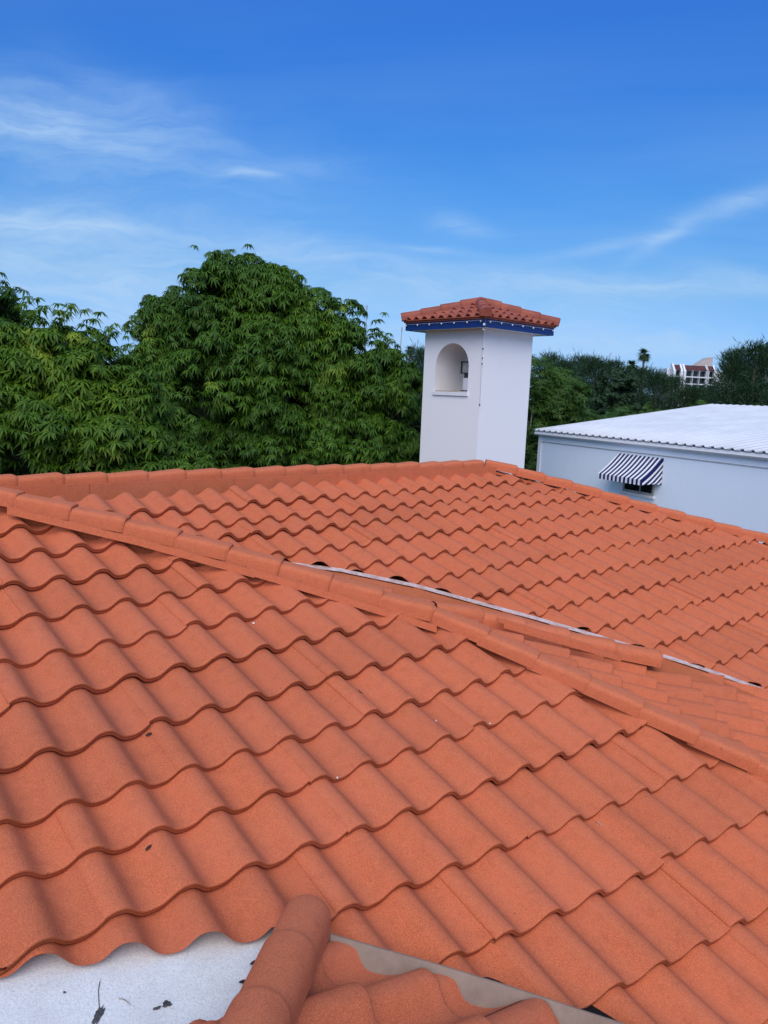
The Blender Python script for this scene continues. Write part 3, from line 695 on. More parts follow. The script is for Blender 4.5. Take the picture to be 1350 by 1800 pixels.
b = MB(); b.add([c+UP*-.035 for c in cn]+[ap-UP*.05]+[c-UP*.05 for c in cn], [(0, 1, 4), (1, 2, 4), (2, 3, 4), (3, 0, 4), (8, 7, 6, 5)]+[(k, 5+k, 5+(k+1) % 4, (k+1) % 4) for k in range(4)]); b.build('underlay', M['tower_tile'], tower)
for c_ in cn:
    top = ap+UP*.0; bot = c_+UP*.01; d = bot-top; nn = 4
    for k in range(nn):
        p_, q_ = top+d*(k/nn), top+d*((k+1)/nn)
        me = capmesh(p_-UP*H, q_-UP*H, UP, .11, .13, .12, .07, 0, .012, sq=2.1, over=.03); link('hip_cap', me, M['tower_tile'], tower)
# bulbs on the fascia
sl = empty('string_lights', TP(-OH, -OH, .14), 'string of small round bulbs clipped along the blue fascia of the tower', 'string lights')
def ball(b, c, r, n=8):
    V = []; F = []
    for i in range(5):
        ph = PI*(i+.5)/5
        for k in range(n): V.append(Vector(c)+Vector((math.sin(ph)*math.cos(2*PI*k/n), math.sin(ph)*math.sin(2*PI*k/n), math.cos(ph)))*r)
    F = [(i*n+k, i*n+(k+1) % n, (i+1)*n+(k+1) % n, (i+1)*n+k) for i in range(4) for k in range(n)]
    F += [tuple(range(n)), tuple(range(4*n, 5*n))[::-1]]; b.add(V, F)
wire_pts = []
for k in range(7):
    p_ = TP(-OH+.1+(LW+2*OH-.15)*(6-k)/6, -OH-.035, .115+random.uniform(-.008, .008)); wire_pts.append(p_); b = MB(); ball(b, p_, .019); b.build('bulb', M['bulb'], sl, smooth=True)
for k in range(7):
    p_ = TP(-OH-.035, -OH+.12+(RW+2*OH-.2)*k/6, .115+random.uniform(-.008, .008)); wire_pts.append(p_); b = MB(); ball(b, p_, .019); b.build('bulb', M['bulb'], sl, smooth=True)
b = MB(); b.tube([w_+UP*.022 for w_ in wire_pts], .004, 5); b.build('wire', M['wire'], sl)
b = MB()
b.tube([TP(-OH-.03, -OH-.03, .14), TP(-.2, -.2, -.03), TP(-.012, -.02, -.12), TP(-.012, -.012, -.8), TP(-.015, .0, -1.6)], .004, 5); b.build('drop_wire', M['wire'], sl)
for c_, w_ in ((TP(-.30, -.36, .03), .05), (TP(-.24, -.30, -.06), .06)):
    b = MB(); b.box(c_, (w_, 0, 0), (0, .04, 0), (0, 0, .05)); b.build('connector', M['bulb'], sl, bevel=.006)
for zz in (-.42, -.62, -.74, -1.62, -2.95):
    b = MB(); c0 = TP(-.016, .0, zz) if zz > -2 else TP(.12, -.01, zz)
    ball(b, c0, .018, 6); b.build('cable_clip', M['black'], sl, smooth=True)
# lamp standing inside the niche
lamp = empty('floodlight', TP(.85, .6, NZ+.03), 'black box floodlight on a white round base inside the tower niche', 'lamp')
def FPt(a, b_, z): return TP(.85+a, .58+b_, NZ+.026+z)
b = MB(); b.tube([FPt(0, 0, .02), FPt(0, 0, .30)], .15, 20); b.build('base', M['trim'], lamp, smooth=False)
b = MB(); b.tube([FPt(0, 0, .0), FPt(0, 0, .022)], .20, 20); b.build('foot_ring', M['black'], lamp)
b = MB(); b.box(FPt(-.14, -.05, .30), tl*.28, tr*.1, UP*.10); b.build('bracket', M['black'], lamp, bevel=.01)
b = MB(); fr = .022
for (z0, hgt) in ((.40, fr), (.66, fr)): b.box(FPt(-.24, -.06, z0), tl*.48, tr*.12, UP*hgt)
for a_ in (-.24, .24-fr): b.box(FPt(a_, -.06, .422), tl*fr, tr*.12, UP*.238)
b.build('housing', M['black'], lamp)
b = MB(); b.box(FPt(-.215, -.03, .424), tl*.43, tr*.02, UP*.234); b.build('lens', M['frame'], lamp)
# ------------------------------------------------------------------ white hall on the right
azW = math.radians(153.44)
wv = Vector((math.sin(azW), math.cos(azW), 0)); wp = Vector((-wv.y, wv.x, 0)); wp = wp if wp.y > 0 else -wp
W0 = Vector((4.2617, 22.0, -.887+H))
hall = empty('white_hall', (W0.x, W0.y, 0), 'long white hall with corrugated white metal roof beside the tower', 'building')
def WP(a, d, z): return W0+wv*a+wp*d+UP*z
LEN, RUN, RISE = 15.0, 6.987, .918
b = MB(); IN = .12
b.box(WP(.0, IN, -W0.z), wv*LEN, wp*(2*RUN-2*IN), UP*(W0.z-.10))
b.add([WP(.0, IN, -.1), WP(.0, RUN, RISE-.12), WP(.0, 2*RUN-IN, -.1)], [(0, 1, 2)])
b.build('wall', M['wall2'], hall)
b = MB(); b.box(WP(-.02, IN-.012, -.315), wv*LEN, wp*.010, UP*.022); b.build('groove', M['frame'], hall)
b = MB(); b.box(WP(-.05, IN-.03, -W0.z), wv*.13, wp*.028, UP*(W0.z-.13)); b.build('corner_trim', M['trim'], hall)
# gutter
b = MB(); pr = [(0.0, -.015), (-.02, -.09), (.02, -.13), (.11, -.13), (.115, -.04), (.10, -.04), (.10, -.115), (.03, -.115), (.0, -.08), (.015, -.015)]
V = [WP(-.12, d_, z_) for d_, z_ in pr]+[WP(LEN, d_, z_) for d_, z_ in pr]; n = len(pr)
b.add(V, [(k, (k+1) % n, n+(k+1) % n, n+k) for k in range(n)]+[tuple(range(n))]); b.build('gutter', M['trim'], hall)
# trapezoid-ribbed roof sheets, both sides
def ribbed(side):
    xs = []; hs = []; x = -.08; step = .25
    while x < LEN:
        for dx, hh in ((0, 0), (.12, 0), (.14, .036), (.20, .036), (.22, 0)): xs.append(x+dx); hs.append(hh)
        x += step
    xs = np.array(xs); hs = np.array(hs); ts = np.linspace(0, 1, 5); V = []
    for t in ts:
        d_ = -.03+(RUN+.03)*t if side == 0 else 2*RUN+.03-(RUN+.03)*t
        z_ = .005+RISE*t
        for x, hh in zip(xs, hs): V.append(tuple(WP(x, d_, z_+hh)))
    nx = len(xs); V2 = [(v[0], v[1], v[2]-.006) for v in V]; N = len(V)
    Q = [(i*nx+k, i*nx+k+1, (i+1)*nx+k+1, (i+1)*nx+k) for i in range(4) for k in range(nx-1)]
    Q += [(N+i*nx+k, N+(i+1)*nx+k, N+(i+1)*nx+k+1, N+i*nx+k+1) for i in range(4) for k in range(nx-1)]
    Q += [(k, N+k, N+k+1, k+1) for k in range(nx-1)]
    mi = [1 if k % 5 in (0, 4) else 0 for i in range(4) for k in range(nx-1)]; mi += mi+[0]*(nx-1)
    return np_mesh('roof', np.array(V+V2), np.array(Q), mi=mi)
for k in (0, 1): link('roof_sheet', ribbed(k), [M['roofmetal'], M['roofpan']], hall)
b = MB(); b.box(WP(-.06, .02, -.012), wv*(LEN-.1), wp*.03, UP*.016); b.build('closure_strip', M['black'], hall)
b = MB(); b.box(WP(-.10, -.03, -.012), wv*.03, wp*(RUN+.03), UP*RISE*0+UP*.05); 
b = MB(); b.add([WP(-.10, -.02, -.02), WP(-.06, -.02, -.02), WP(-.06, RUN, RISE-.02), WP(-.10, RUN, RISE-.02), WP(-.10, -.02, .045), WP(-.06, -.02, .045), WP(-.06, RUN, RISE+.045), WP(-.10, RUN, RISE+.045)],
  [(0, 3, 2, 1), (4, 5, 6, 7), (0, 1, 5, 4), (1, 2, 6, 5), (2, 3, 7, 6), (3, 0, 4, 7)]); b.build('rake_trim', M['trim'], hall)
# window under the awning
wa, wb, wz0, wz1 = 3.42, 4.44, -1.27, -.72
win = MB(); ft = .055
for (a_, z_, la, lz) in ((wa, wz0, wb-wa, ft), (wa, wz1-ft, wb-wa, ft), (wa, wz0+ft, ft, wz1-wz0-2*ft), (wb-ft, wz0+ft, ft, wz1-wz0-2*ft), (3.98, wz0+ft, .03, wz1-wz0-2*ft)):
    win.box(WP(a_, IN-.03, z_), wv*la, wp*.028, UP*lz)
wo = win.build('window', M['frame'], hall)
b = MB(); b.box(WP(wa+ft, IN-.014, wz0+ft), wv*(wb-wa-2*ft), wp*.010, UP*(wz1-wz0-2*ft)); b.build('pane', M['glass'], wo)
b = MB(); b.box(WP(wa-.04, IN-.07, wz0-.06), wv*(wb-wa+.08), wp*.068, UP*.058); b.build('sill', M['trim'], wo)
# awning
aw = empty('striped_awning', WP(3.9, IN, -.37), 'small navy and white striped window awning on the white hall', 'awning')
AA, AB, AT, AF, AO, AV = 3.13, 4.63, -.36, -.86, .60, .12      # ends, top, front height, throw, valance
IN2 = IN-.004; NSTR = 22; bn = MB()
def AWp(f, t):                     # f along, t from the top to the front with a slight sag
    a_ = AA+(AB-AA)*f; return WP(a_, IN2-AO*t, AT+(AF-AT)*t-.035*math.sin(PI*t))
for k in range(NSTR):
    f0, f1 = k/NSTR, (k+1)/NSTR; mi = k % 2
    V = [AWp(f, t) for t in np.linspace(0, 1, 7) for f in (f0, f1)]
    bn.add(V, [(2*i, 2*i+1, 2*i+3, 2*i+2) for i in range(6)], mi)
bn.build('canopy', [M['canvas'], M['navy']], aw)
bn = MB()
for k in range(NSTR):
    f0, f1 = k/NSTR, (k+1)/NSTR; mi = k % 2
    p0, p1 = AWp(f0, 1), AWp(f1, 1); d_ = -wp*.004
    V = [p0+d_, p1+d_, p1+d_-UP*AV, (p0+p1)/2+d_-UP*(AV+.012), p0+d_-UP*AV]; bn.add(V, [(0, 1, 2, 3, 4)], mi)
bn.build('valance', [M['canvas'], M['navy']], aw)
for f, nm in ((0, 'a'), (1, 'b')):
    bn = MB(); K = 9
    for k in range(K):
        # stripes parallel to the canopy edge on the triangular cheek
        s0, s1 = k/K, (k+1)/K
        def q(s, t): 
            top = AWp(f, t); return Vector((top.x, top.y, top.z-s*(.56*t+AV+.05*(1-t))*1.0))+(wv*.003 if f else -wv*.003)
        def q2(s, t):
            top = AWp(f, t); a_ = WP(AA+(AB-AA)*f, IN2-AO*t, 0); zlow = AF+W0.z-AV+.02*math.sin(t*PI)
            z_ = top.z-s*(AT-AF+AV); return Vector((top.x, top.y, max(z_, zlow)))+(wv*.003 if f else -wv*.003)
        V = [q2(s_, t) for t in np.linspace(0, 1, 9) for s_ in (s0, s1)]
        bn.add(V, [(2*i, 2*i+1, 2*i+3, 2*i+2) for i in range(8)], (k+1) % 2)
    bn.build('cheek', [M['canvas'], M['navy']], aw)
# ------------------------------------------------------------------ trees
def whorl_template(nl, L, wd, droop, rg):
    V = []; F = []
    for k in range(nl):
        az = 2*PI*k/nl+rg.uniform(-.25, .25); el = rg.uniform(-.1, .6); l = L*rg.uniform(.75, 1.1); w = wd*rg.uniform(.8, 1.1)
        d = np.array([math.cos(az)*math.cos(el), math.sin(az)*math.cos(el), math.sin(el)]); s = np.array([-math.sin(az), math.cos(az), 0])
        pts = []
        for t, ww in ((.06, .3), (.5, 1.0), (1.0, .06)):
            c = d*l*t+np.array([0, 0, -droop*l*t*t]); pts.append((c-s*w*ww, c+np.array([0, 0, -.18*w]), c+s*w*ww))
        b0 = len(V)
        for p in pts: V += list(p)
        for i in range(2):
            for q in range(2): F.append((b0+3*i+q, b0+3*i+3+q, b0+3*i+4+q, b0+3*i+q+1))
    return np.array(V), np.array(F)
def scatter(templates, pos, nrm, scl, rg, tilt=.35):
    """copies of templates at pos, tipped towards nrm; all in one crown mesh"""
    VV = []; FF = []; nb = 0
    ch = rg.integers(0, len(templates), len(pos))
    for ti, (tv, tf) in enumerate(templates):
        sel = np.where(ch == ti)[0]
        if not len(sel): continue
        up = np.array([0, 0, 1.])*(1-tilt)+nrm[sel]*tilt+rg.normal(0, .16, (len(sel), 3)); up /= np.linalg.norm(up, axis=1)[:, None]
        a = rg.normal(size=(len(sel), 3)); a -= (a*up).sum(1)[:, None]*up; a /= np.linalg.norm(a, axis=1)[:, None]; b = np.cross(up, a)
        R = np.stack([a, b, up], 1)                         # rows
        V = np.einsum('vk,nkc->nvc', tv, R)*scl[sel][:, None, None]+pos[sel][:, None, :]
        F = tf[None]+(np.arange(len(sel))*len(tv))[:, None, None]+nb
        VV.append(V.reshape(-1, 3)); FF.append(F.reshape(-1, 4)); nb += len(sel)*len(tv)
    return np.vstack(VV), np.vstack(FF)
def limb(b, p, q, r0, r1, rg, n=5, wig=.12):
    p, q = Vector(p), Vector(q); L = (q-p).length; pts = []; rr = []
    for k in range(n+1):
        f = k/n; o = Vector(rg.normal(0, wig*L*.25, 3)) if 0 < k < n else Vector((0, 0, 0))
        pts.append(p.lerp(q, f)+o); rr.append(r0+(r1-r0)*f)
    b.tube(pts, rr, 7); return pts
def mango_tree(name, base, crown, label, seed, mat, nclump=90, per=28, clump_r=.85, tips=(), L=.185, group='mango trees behind the ridge'):
    """crown: list of ellipsoids (cx, cy, cz, rx, ry, rz) in eye coordinates"""
    rg = np.random.default_rng(seed)
    t = empty(name, (base[0], base[1], 0), label, 'tree', group)
    tmpl = [whorl_template(int(rg.integers(11, 16)), L, .022, rg.uniform(.75, 1.05), rg) for _ in range(5)]
    P = []; N = []; S = []; cl = []; per = int(per*.9)
    vol = np.array([c[3]*c[5] for c in crown]); vol = vol/vol.sum()
    for e, c in enumerate(crown):
        cc = np.array(c[:3]); rr = np.array(c[3:])
        for _ in range(int(nclump*vol[e])):
            d = rg.normal(size=3); d /= np.linalg.norm(d)
            if d[1] > .45: d[1] *= -1                      # mostly the side towards the house, some all round
            if d[2] < -.5: d[2] *= -.6
            f = rg.uniform(.72, 1.0); ctr = cc+d*rr*f; r = clump_r*rg.uniform(.6, 1.15)
            cl.append((ctr, r, d))
    for ctr, r, d in cl:
        k = int(per*(r/clump_r)**2)
        v = rg.normal(size=(k, 3)); v /= np.linalg.norm(v, axis=1)[:, None]
        v = v+d*.55+np.array([0, -.15, .25]); v /= np.linalg.norm(v, axis=1)[:, None]
        P.append(ctr+v*r*rg.uniform(.75, 1.0, (k, 1))*np.array([1, 1, .72])); N.append(v); S.append(rg.uniform(.75, 1.2, k))
    for (tx, ty, tz) in tips:                              # upright shoots that break the outline
        k = 26; v = rg.normal(size=(k, 3))*np.array([.26, .26, .26])-np.array([0, 0, .15]); P.append(np.array([tx, ty, tz])+v); N.append(np.tile([0, 0, 1.], (k, 1))); S.append(rg.uniform(.8, 1.1, k))
    P = np.vstack(P); N = np.vstack(N); S = np.concatenate(S)
    V, F = scatter(tmpl, P, N, S, rg); V[:, 2] += H
    link('crown', np_mesh('crown', V, F, True), mat, t)
    # inner foliage: large loose leaves further in, coloured dark as crown shade
    P = []; 
    for e, c in enumerate(crown):
        k = int(1500*vol[e]); d = rg.normal(size=(k, 3)); d /= np.linalg.norm(d, axis=1)[:, None]
        P.append(np.array(c[:3])+d*np.array(c[3:])*rg.uniform(.45, .80, (k, 1)))
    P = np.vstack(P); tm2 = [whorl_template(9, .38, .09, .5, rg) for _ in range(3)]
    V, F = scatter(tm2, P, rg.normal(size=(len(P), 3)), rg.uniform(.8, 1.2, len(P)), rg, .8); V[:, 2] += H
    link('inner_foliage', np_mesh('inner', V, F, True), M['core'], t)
    b = MB(); c0 = np.mean([c[:3] for c in crown], 0)
    fork = Vector((c0[0], c0[1], c0[2]-1.6+H)); fork.z = max(fork.z, 2.2)
    limb(b, (base[0], base[1], 0), fork, .34, .24, rg, 5, .05); b.build('trunk', M['bark'], t, smooth=True)
    for k, (ctr, r, d) in enumerate(cl[::max(1, len(cl)//12)]):
        b = MB(); limb(b, fork, Vector((ctr[0], ctr[1], ctr[2]+H)), .12, .03, rg); b.build('branch', M['bark'], t, smooth=True)
    return t
def at(kx, y, kz): return (kx*y, y, kz*y)
mango_tree('mango_tree', (-3.2, 21.5), [(-3.75, 20.5, -.5, 2.7, 2.4, 3.5), (-2.3, 20.6, -.6, 1.9, 2.0, 2.9), (-5.2, 20.5, -.5, 1.35, 1.6, 2.75), (-1.0, 20.5, -1.5, 1.5, 1.7, 2.2), (-4.6, 20.0, -2.0, 1.8, 2.0, 2.0), (-2.6, 19.8, -2.0, 2.2, 2.0, 1.8), (-4.0, 20.2, 2.15, 1.5, 1.3, .95), (-3.0, 20.2, 1.9, 1.4, 1.3, .9), (-2.0, 20.3, 1.25, 1.3, 1.2, 1.0), (-5.4, 20.2, 1.2, 1.1, 1.1, 1.0), (-1.2, 20.3, .3, 1.2, 1.2, 1.0)],
    'tallest mango tree, its broad domed dark crown rising behind the ridge left of the tower', 41, M['mango'], 650, 32, .54,
    tips=[(-4.5, 20.2, 2.95), (-3.9, 20.2, 3.1), (-3.0, 20.2, 2.75), (-2.1, 20.2, 2.25), (-5.7, 20.2, 1.9), (-1.3, 20.2, 1.3)])
mango_tree('mango_tree', (-6.6, 15.5), [(-6.6, 14.6, -1.3, 2.4, 2.0, 2.1), (-5.4, 14.7, -1.6, 1.5, 1.6, 1.8), (-4.6, 14.9, -2.3, 1.3, 1.4, 1.5), (-6.5, 14.5, .1, 1.3, 1.0, .7), (-5.5, 14.6, -.35, 1.0, .9, .7)],
    'lighter green mango tree at the left behind the ridge, with yellowish shoots', 43, M['mango2'], 360, 33, .48,
    tips=[(-5.95, 14.6, 1.15), (-5.55, 14.6, .8), (-5.1, 14.6, .62), (-4.75, 14.6, .4), (-6.35, 14.4, 1.2)])
mango_tree('mango_tree', (-9.6, 17.5), [(-9.9, 17.2, .1, 1.9, 1.8, 1.9), (-8.9, 17.1, 1.0, .9, .9, .9)],
    'tall mango tree cut off by the left edge of the picture', 47, M['mango'], 120, 30, .6, tips=[(-8.4, 17, 1.95), (-8.3, 17, 1.3), (-8.1, 17, 1.0)])
mango_tree('mango_tree', (-6.6, 22.5), [(-6.6, 21.8, -1.0, 1.4, 1.3, 1.75), (-5.9, 21.8, -1.6, 1.2, 1.2, 1.5)],
    'small mango tree in the dip between the tallest crown and the lighter one', 53, M['mango2'], 110, 30, .5, tips=[(-6.75, 21.5, 1.15), (-6.5, 21.5, .9)])
mango_tree('mango_tree', (-.1, 21), [(-.25, 20.8, -.9, 1.15, 1.3, 2.1), (.3, 20.9, -1.9, .75, 1.2, 2.0)],
    'narrow bushy tree against the left side of the white tower', 59, M['mango'], 120, 30, .42, tips=[(-.35, 20.6, 1.55), (-.1, 20.6, 1.1), (.15, 20.6, .75)])
# slender feathery trees: one master, copies share its mesh
def feather_master(seed, nb=700, hgt=1.0):
    rg = np.random.default_rng(seed); V = []; F = []
    for _ in range(nb):
        z = rg.uniform(.06, 1)**.85; rad = .26*(1-z)**.62*(1+.25*math.sin(z*23+seed))+.015
        az = rg.uniform(0, 2*PI); r = rad*rg.uniform(.45, 1.05); c = np.array([r*math.cos(az), r*math.sin(az), z])
        for k in range(18):
            o = rg.normal(0, [.026, .026, .016]); p = c+o; l = rg.uniform(.020, .060)
            d = np.array([math.cos(az)*.35+rg.normal(0, .3), math.sin(az)*.35+rg.normal(0, .3), rg.uniform(-1.0, .5) if z < .86 else rg.uniform(.3, 1.1)]); d /= np.linalg.norm(d)
            s = np.cross(d, rg.normal(size=3)); s /= np.linalg.norm(s); w = .0016
            b0 = len(V); V += [p, p+d*l*.5-s*w, p+d*l, p+d*l*.5+s*w]; F.append((b0, b0+1, b0+2, b0+3))
    return np_mesh('feather', np.array(V), np.array(F))
FM = [feather_master(101), feather_master(202), feather_master(303)]
for m_ in FM: m_.materials.append(M['pine'])
tk = MB(); tk.tube([(0, 0, 0), (.006, 0, .4), (-.004, .003, .8), (0, 0, .97)], [.02, .014, .007, .002], 7)
tkm = tk.build('trunk', M['bark'], smooth=True); TRUNK = tkm.data; bpy.data.objects.remove(tkm)
def pine(x, y, top, wid, label, k, grp='feathery pines in the dark hedge row'):
    h = top+H; t = empty('pine_tree', (x, y, 0), label, 'tree', grp); rot = k*1.7
    for nm, me in (('crown', FM[k % 3]), ('trunk', TRUNK)):
        o = bpy.data.objects.new(nm, me); C.objects.link(o); o.parent = t; o.scale = (h*wid, h*wid, h); o.rotation_euler = (0, 0, rot)
PN = [(.205, 52, .052, 1.1, 'pine whose tip shows just right of the tower, behind the bright bamboo'),
 (.222, 50, .046, 1.2, 'dark rounded pine behind the top of the bright bamboo clump'),
 (.243, 53, .051, 1.1, 'spiky topped pine in the hedge row right of the bamboo clump'),
 (.262, 50, .050, 1.2, 'dark pine above the feather palm, left of the round leafy tree'),
 (.283, 54, .048, 1.2, 'dark pine hiding the foot of the shorter fan palm from the left'),
 (.303, 50, .033, 1.3, 'low pine right below the shorter fan palm'),
 (.322, 52, .040, 1.3, 'pine in front of the trunk of the taller fan palm'),
 (.342, 50, .035, 1.3, 'pine between the taller fan palm and the far apartment block'),
 (.362, 52, .031, 1.3, 'low pine in front of the left end of the far apartment block'),
 (.384, 50, .019, 1.4, 'lowest pine, below the middle of the far apartment block'),
 (.404, 50, .020, 1.3, 'low pine just left of the tall pines at the right'),
 (.436, 40, .064, .95, 'tall dark pine covering the right part of the far apartment block'),
 (.4640, 40, .073, 1.5, 'tallest dark pine near the right edge of the picture'),
 (.495, 42, .062, 1.5, 'dark pine cut off by the right edge of the picture'),
 (.445, 44, .050, 1.4, 'dark pine filling the gap between the two tall pines at the right')]
for k, (kx, y, kz, wd, lab) in enumerate(PN): pine(kx*y, y, kz*y, wd, lab, k)
pine(.0375*40, 40, .052*40, 1.0, 'thin conifer seen between the narrow bushy tree and the left side of the tower', 2, 'conifers left of the tower')
pine(.030*46, 46, .030*46, 1.5, 'low dark conifer beyond the narrow bushy tree left of the tower', 4, 'conifers left of the tower')
# leafy clumps
def leafy(name, cat, x, y, crown, label, seed, mat, ncl, per, cr0, L=.1, w=.018, grp=None, culms=0, low=True):
    rg = np.random.default_rng(seed); t = empty(name, (x, y, 0), label, cat, grp)
    tm = [whorl_template(7, L, w, .35, rg) for _ in range(4)]; P = []; N = []; S = []
    for _ in range(ncl):
        c = crown[int(rg.integers(0, len(crown)))]; d = rg.normal(size=3); d /= np.linalg.norm(d)
        if d[1] > .4: d[1] *= -1
        ctr = np.array(c[:3])+d*np.array(c[3:])*rg.uniform(.6, 1); r = cr0*rg.uniform(.6, 1.2)
        v = rg.normal(size=(per, 3)); v /= np.linalg.norm(v, axis=1)[:, None]; v[:, 2] = np.abs(v[:, 2])*.8+.1*v[:, 2]
        P.append(ctr+v*r*rg.uniform(.3, 1, (per, 1))); N.append(v); S.append(rg.uniform(.7, 1.3, per))
    V, F = scatter(tm, np.vstack(P), np.vstack(N), np.concatenate(S), rg, .6); V[:, 2] += H
    link('crown', np_mesh('crown', V, F, True), mat, t)
    b = MB(); c0 = crown[0]
    for k in range(max(1, culms)):
        a = 2*PI*k/max(1, culms); q = Vector((c0[0]+c0[3]*.6*math.cos(a)*(culms > 0), c0[1]+c0[4]*.6*math.sin(a)*(culms > 0), c0[2]+H+c0[5]*.1*(culms > 0)))
        limb(b, (x+.3*math.cos(a)*(culms > 0), y+.3*math.sin(a)*(culms > 0), 0), q, .05 if culms else .16, .02 if culms else .08, rg, 5, .06)
    b.build('culm' if culms else 'trunk', M['palmbark'] if culms else M['bark'], t, smooth=True)
leafy('bamboo_clump', 'bamboo', 5.6, 27.5, [(5.2, 27, -.4, 1.0, 1.2, 2.0), (5.9, 27, -.15, 1.1, 1.0, 1.0), (5.1, 27.2, -2.2, 1.2, 1.2, 1.8), (6.0, 27, -2.6, 1.3, 1.2, 1.3)],
      'bright green arching bamboo clump between the tower and the white hall', 71, M['bamboo'], 210, 34, .55, .17, .016, culms=12)
leafy('leafy_tree', 'tree', 14.0, 49, [(14.3, 49, 1.25, 1.3, 1.0, .75), (14.1, 49, -.3, 1.6, 1.2, 1.2)], 'round topped leafy tree rising just left of the shorter fan palm', 73, M['pine'], 90, 30, .4, .16, .03)
BS = [(.243, 33, -.016, .8, 'small bright shrub right of the bamboo, left of the feather palm'), (.300, 33, -.016, .75, 'mid green shrub right of the feather palm'),
      (.335, 34, -.010, .85, 'pale green shrub behind the roof rake below the taller fan palm'), (.365, 35, -.010, .8, 'shrub behind the roof below the left end of the far apartments'),
      (.395, 36, -.004, .9, 'light green shrub behind the roof peak of the white hall'), (.44, 37, -.008, .9, 'shrub behind the hall roof below the tall pines'), (.478, 37, -.008, .9, 'rightmost shrub behind the hall roof')]
for k, (kx, y, kz, r, lab) in enumerate(BS):
    z = kz*y; leafy('shrub', 'shrub', kx*y, y, [(kx*y, y, z-.5, r, r, r*.9), (kx*y, y, z-2.2, r*1.2, r, 1.4)], lab, 80+k, M['bamboo'], 46, 26, .38, .16, .022, 'shrubs behind the white hall')
# feather palm
rg = np.random.default_rng(5); fp = empty('feather_palm', (.2817*31, 31, 0), 'young feather palm with arching yellow green fronds behind the hall roof', 'palm')
fc = Vector((.2817*31, 31, -.85+H)); b = MB(); b.tube([(fc.x, fc.y, 0), (fc.x+.05, fc.y, 2.5), fc], [.14, .11, .09], 9); b.build('trunk', M['palmbark'], fp, smooth=True)
for k in range(15):
    a = k*2.4; el = [1.15, .75, .4, .95, .2][k % 5]; L_ = 1.5*rg.uniform(.85, 1.15); V = []; F = []
    d = Vector((math.cos(a)*math.cos(el), math.sin(a)*math.cos(el), math.sin(el))); sd_ = Vector((-math.sin(a), math.cos(a), 0)); pts = []
    for i in range(20):
        f = i/19; pts.append(fc+d*L_*f+Vector((0, 0, -.55*L_*f*f)))
    for i in range(2, 20):
        for sg in (-1, 1):
            tng = (pts[i]-pts[i-1]).normalized(); l = .48*math.sin(PI*(i/21))**.6; dd = (sd_*sg*.8+tng*.8+Vector((0, 0, -.1))).normalized()*l; w_ = tng*.018; b0 = len(V)
            V += [pts[i]-w_, pts[i]+dd*.6-w_+Vector((0, 0, .01)), pts[i]+dd+Vector((0, 0, -.1*l)), pts[i]+dd*.6+w_, ]; F.append((b0, b0+1, b0+2, b0+3))
    b = MB(); b.add(V, F); b.tube(pts, .009, 4); b.build('frond', M['palm'], fp)
# fan palms far away
def fan_palm(x, y, top, label, seed, r=1.6, n=26):
    rg = np.random.default_rng(seed); t = empty('fan_palm', (x, y, 0), label, 'palm', 'fan palms above the tree line')
    c = Vector((x, y, top+H-r*.4)); b = MB(); b.tube([(x+.4*r, y, 0), (x+.2*r, y, c.z*.6), (x, y, c.z)], [.2*r, .13*r, .11*r], 9); b.build('trunk', M['palmbark'], t, smooth=True)
    b = MB()
    for k in range(n*3):
        a = k*2.4; el = rg.uniform(-.9, 1.3); d = Vector((math.cos(a)*math.cos(el), math.sin(a)*math.cos(el), math.sin(el))); sd2 = Vector((-math.sin(a), math.cos(a), 0))
        l = r*rg.uniform(.75, 1.1)
        for q in (-2, -1, 0, 1, 2):
            dd = (d+sd2*q*.16).normalized(); w_ = sd2*.045*r; e = c+dd*l*.45
            b.add([c+dd*l*.2, e-w_, c+dd*l+Vector((0, 0, -.28*l)), e+w_], [(0, 1, 2, 3)])
    b.build('crown', M['palmdark'], t)
fan_palm(.3216*95, 95, .0665*95, 'taller fan palm with a slim curved trunk above the tree line', 11, 1.15)
fan_palm(.3075*90, 90, .0515*90, 'shorter fan palm just left of the taller one above the tree line', 12, 1.1)
fan_palm(.0246*85, 85, .0585*85, 'distant small fan palm seen left of the tower', 13, .85, 16)
# thin masts behind the crowns
for kx, kz, lab in ((-.0318, .108, 'thin pale antenna mast rising over the crown left of the tower'), (.0135, .083, 'thin dark antenna mast close to the left eave of the tower')):
    y = 45; b = MB(); b.tube([(kx*y-.10, y, 0), (kx*y-.06, y, 5+H-3), (kx*y, y, kz*y+H)], [.05, .035, .02], 6); b.tube([(kx*y-.012, y, kz*y+H-.25), (kx*y, y, kz*y+H)], .04, 6)
    tag(b.build('antenna_mast', M['wire'], loc=(kx*y-.1, y, 0)), lab, 'antenna', 'antenna masts')
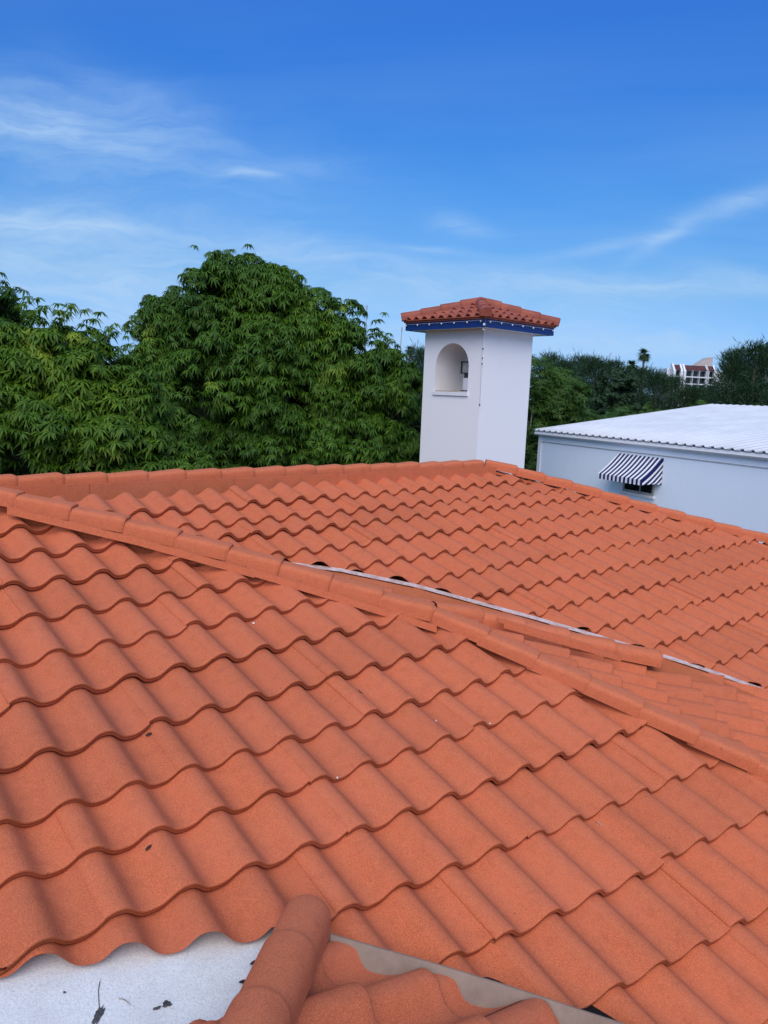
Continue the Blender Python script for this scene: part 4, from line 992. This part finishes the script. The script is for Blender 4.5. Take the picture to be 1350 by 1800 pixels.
# ------------------------------------------------------------------ far apartment block
YD = 360.0
apt = empty('apartment_block', (.40*YD, YD, 0), 'far white apartment block with dark red roof panels and dark balconies above the trees', 'building')
def AP(x, d, z):  # metres: right of the block's left end, back, above eye level
    return Vector((.3555*YD+x, YD+x*.12+d, z+H))
def abox(name, x0, x1, z0, z1, d0, d1, mat, parent=None):
    b = MB(); p = AP(x0, d0, z0); b.box(p, AP(x1, d0, z0)-p, (0, d1-d0, 0), (0, 0, z1-z0)); return b.build(name, mat, parent or apt)
abox('wall', 0, 50, -H, 16.4, 3, 18, M['trim'])
FLOORS = (12.9, 9.7, 6.5, 3.3, .1)
def unit(x0, w):
    for fx in (x0, x0+w):                                   # white fin walls that slope back at the top
        pr = [(-1.8, -H), (-1.8, 15.2), (1.6, 18.6), (3.0, 18.6), (3.0, -H)]
        V = [AP(fx, d, z) for d, z in pr]+[AP(fx+.9, d, z) for d, z in pr]; b = MB()
        b.add(V, [(4, 3, 2, 1, 0), (5, 6, 7, 8, 9)]+[(k, (k+1) % 5, 5+(k+1) % 5, 5+k) for k in range(5)]); b.build('fin_wall', M['trim'], apt)
    V = [AP(x, d, z+t) for t in (0, -.3) for x, d, z in ((x0+.92, -1.2, 16.0), (x0+w-.02, -1.2, 16.0), (x0+w-.02, 1.4, 18.1), (x0+.92, 1.4, 18.1))]; b = MB()
    b.add(V, [(0, 1, 2, 3), (7, 6, 5, 4), (0, 4, 5, 1), (3, 2, 6, 7)]); b.build('roof_panel', M['maroon'], apt)
    for zf in FLOORS:
        abox('slab', x0+.92, x0+w-.02, zf-.35, zf+.05, -1.6, 2.9, M['trim'])
        wn = abox('window', x0+.95, x0+w-.05, zf+.06, zf+2.75, .4, .5, M['canvas']); nn = max(1, round(w/4.2)); ww = (w-1.1)/nn
        for k in range(nn):
            a_ = x0+1.05+ww*k; abox('pane', a_+.12, a_+ww-.12, zf+.2, zf+2.6, .3, .36, M['glass'], wn)
        for k in range(nn+1): abox('balcony_post', x0+.93+(w-1.15)*k/nn, x0+1.13+(w-1.15)*k/nn, zf+.06, zf+2.84, -1.5, -1.3, M['canvas'])
unit(1.6, 3.6); unit(6.6, 11.0); unit(17.7, 3.6); unit(28.6, 3.8); unit(33.2, 12.0)
abox('white_panel', 22.3, 28.4, -H, 15.2, 1.0, 2.9, M['trim'])
b = MB(); pr = [(12.0, 16.45), (22.6, 16.45), (22.6, 22.6), (20.2, 22.2)]
V = [AP(x, 5, z) for x, z in pr]+[AP(x, 11, z) for x, z in pr]
b.add(V, [(0, 1, 2, 3), (7, 6, 5, 4), (0, 3, 7, 4), (3, 2, 6, 7), (1, 5, 6, 2), (0, 4, 5, 1)]); b.build('stair_tower', M['beige'], apt)
b = MB(); pr = [(24.5, -H), (38, -H), (38, 5.6), (35.5, 8.2), (33.0, 8.2), (24.5, 2.2)]
V = [AP(x, -12, z) for x, z in pr]+[AP(x, -6, z) for x, z in pr]
b.add(V, [(0, 1, 2, 3, 4, 5), (11, 10, 9, 8, 7, 6)]+[(k, 6+k, 6+(k+1) % 6, (k+1) % 6) for k in range(6)]); b.build('entrance_gable', M['trim'], apt)
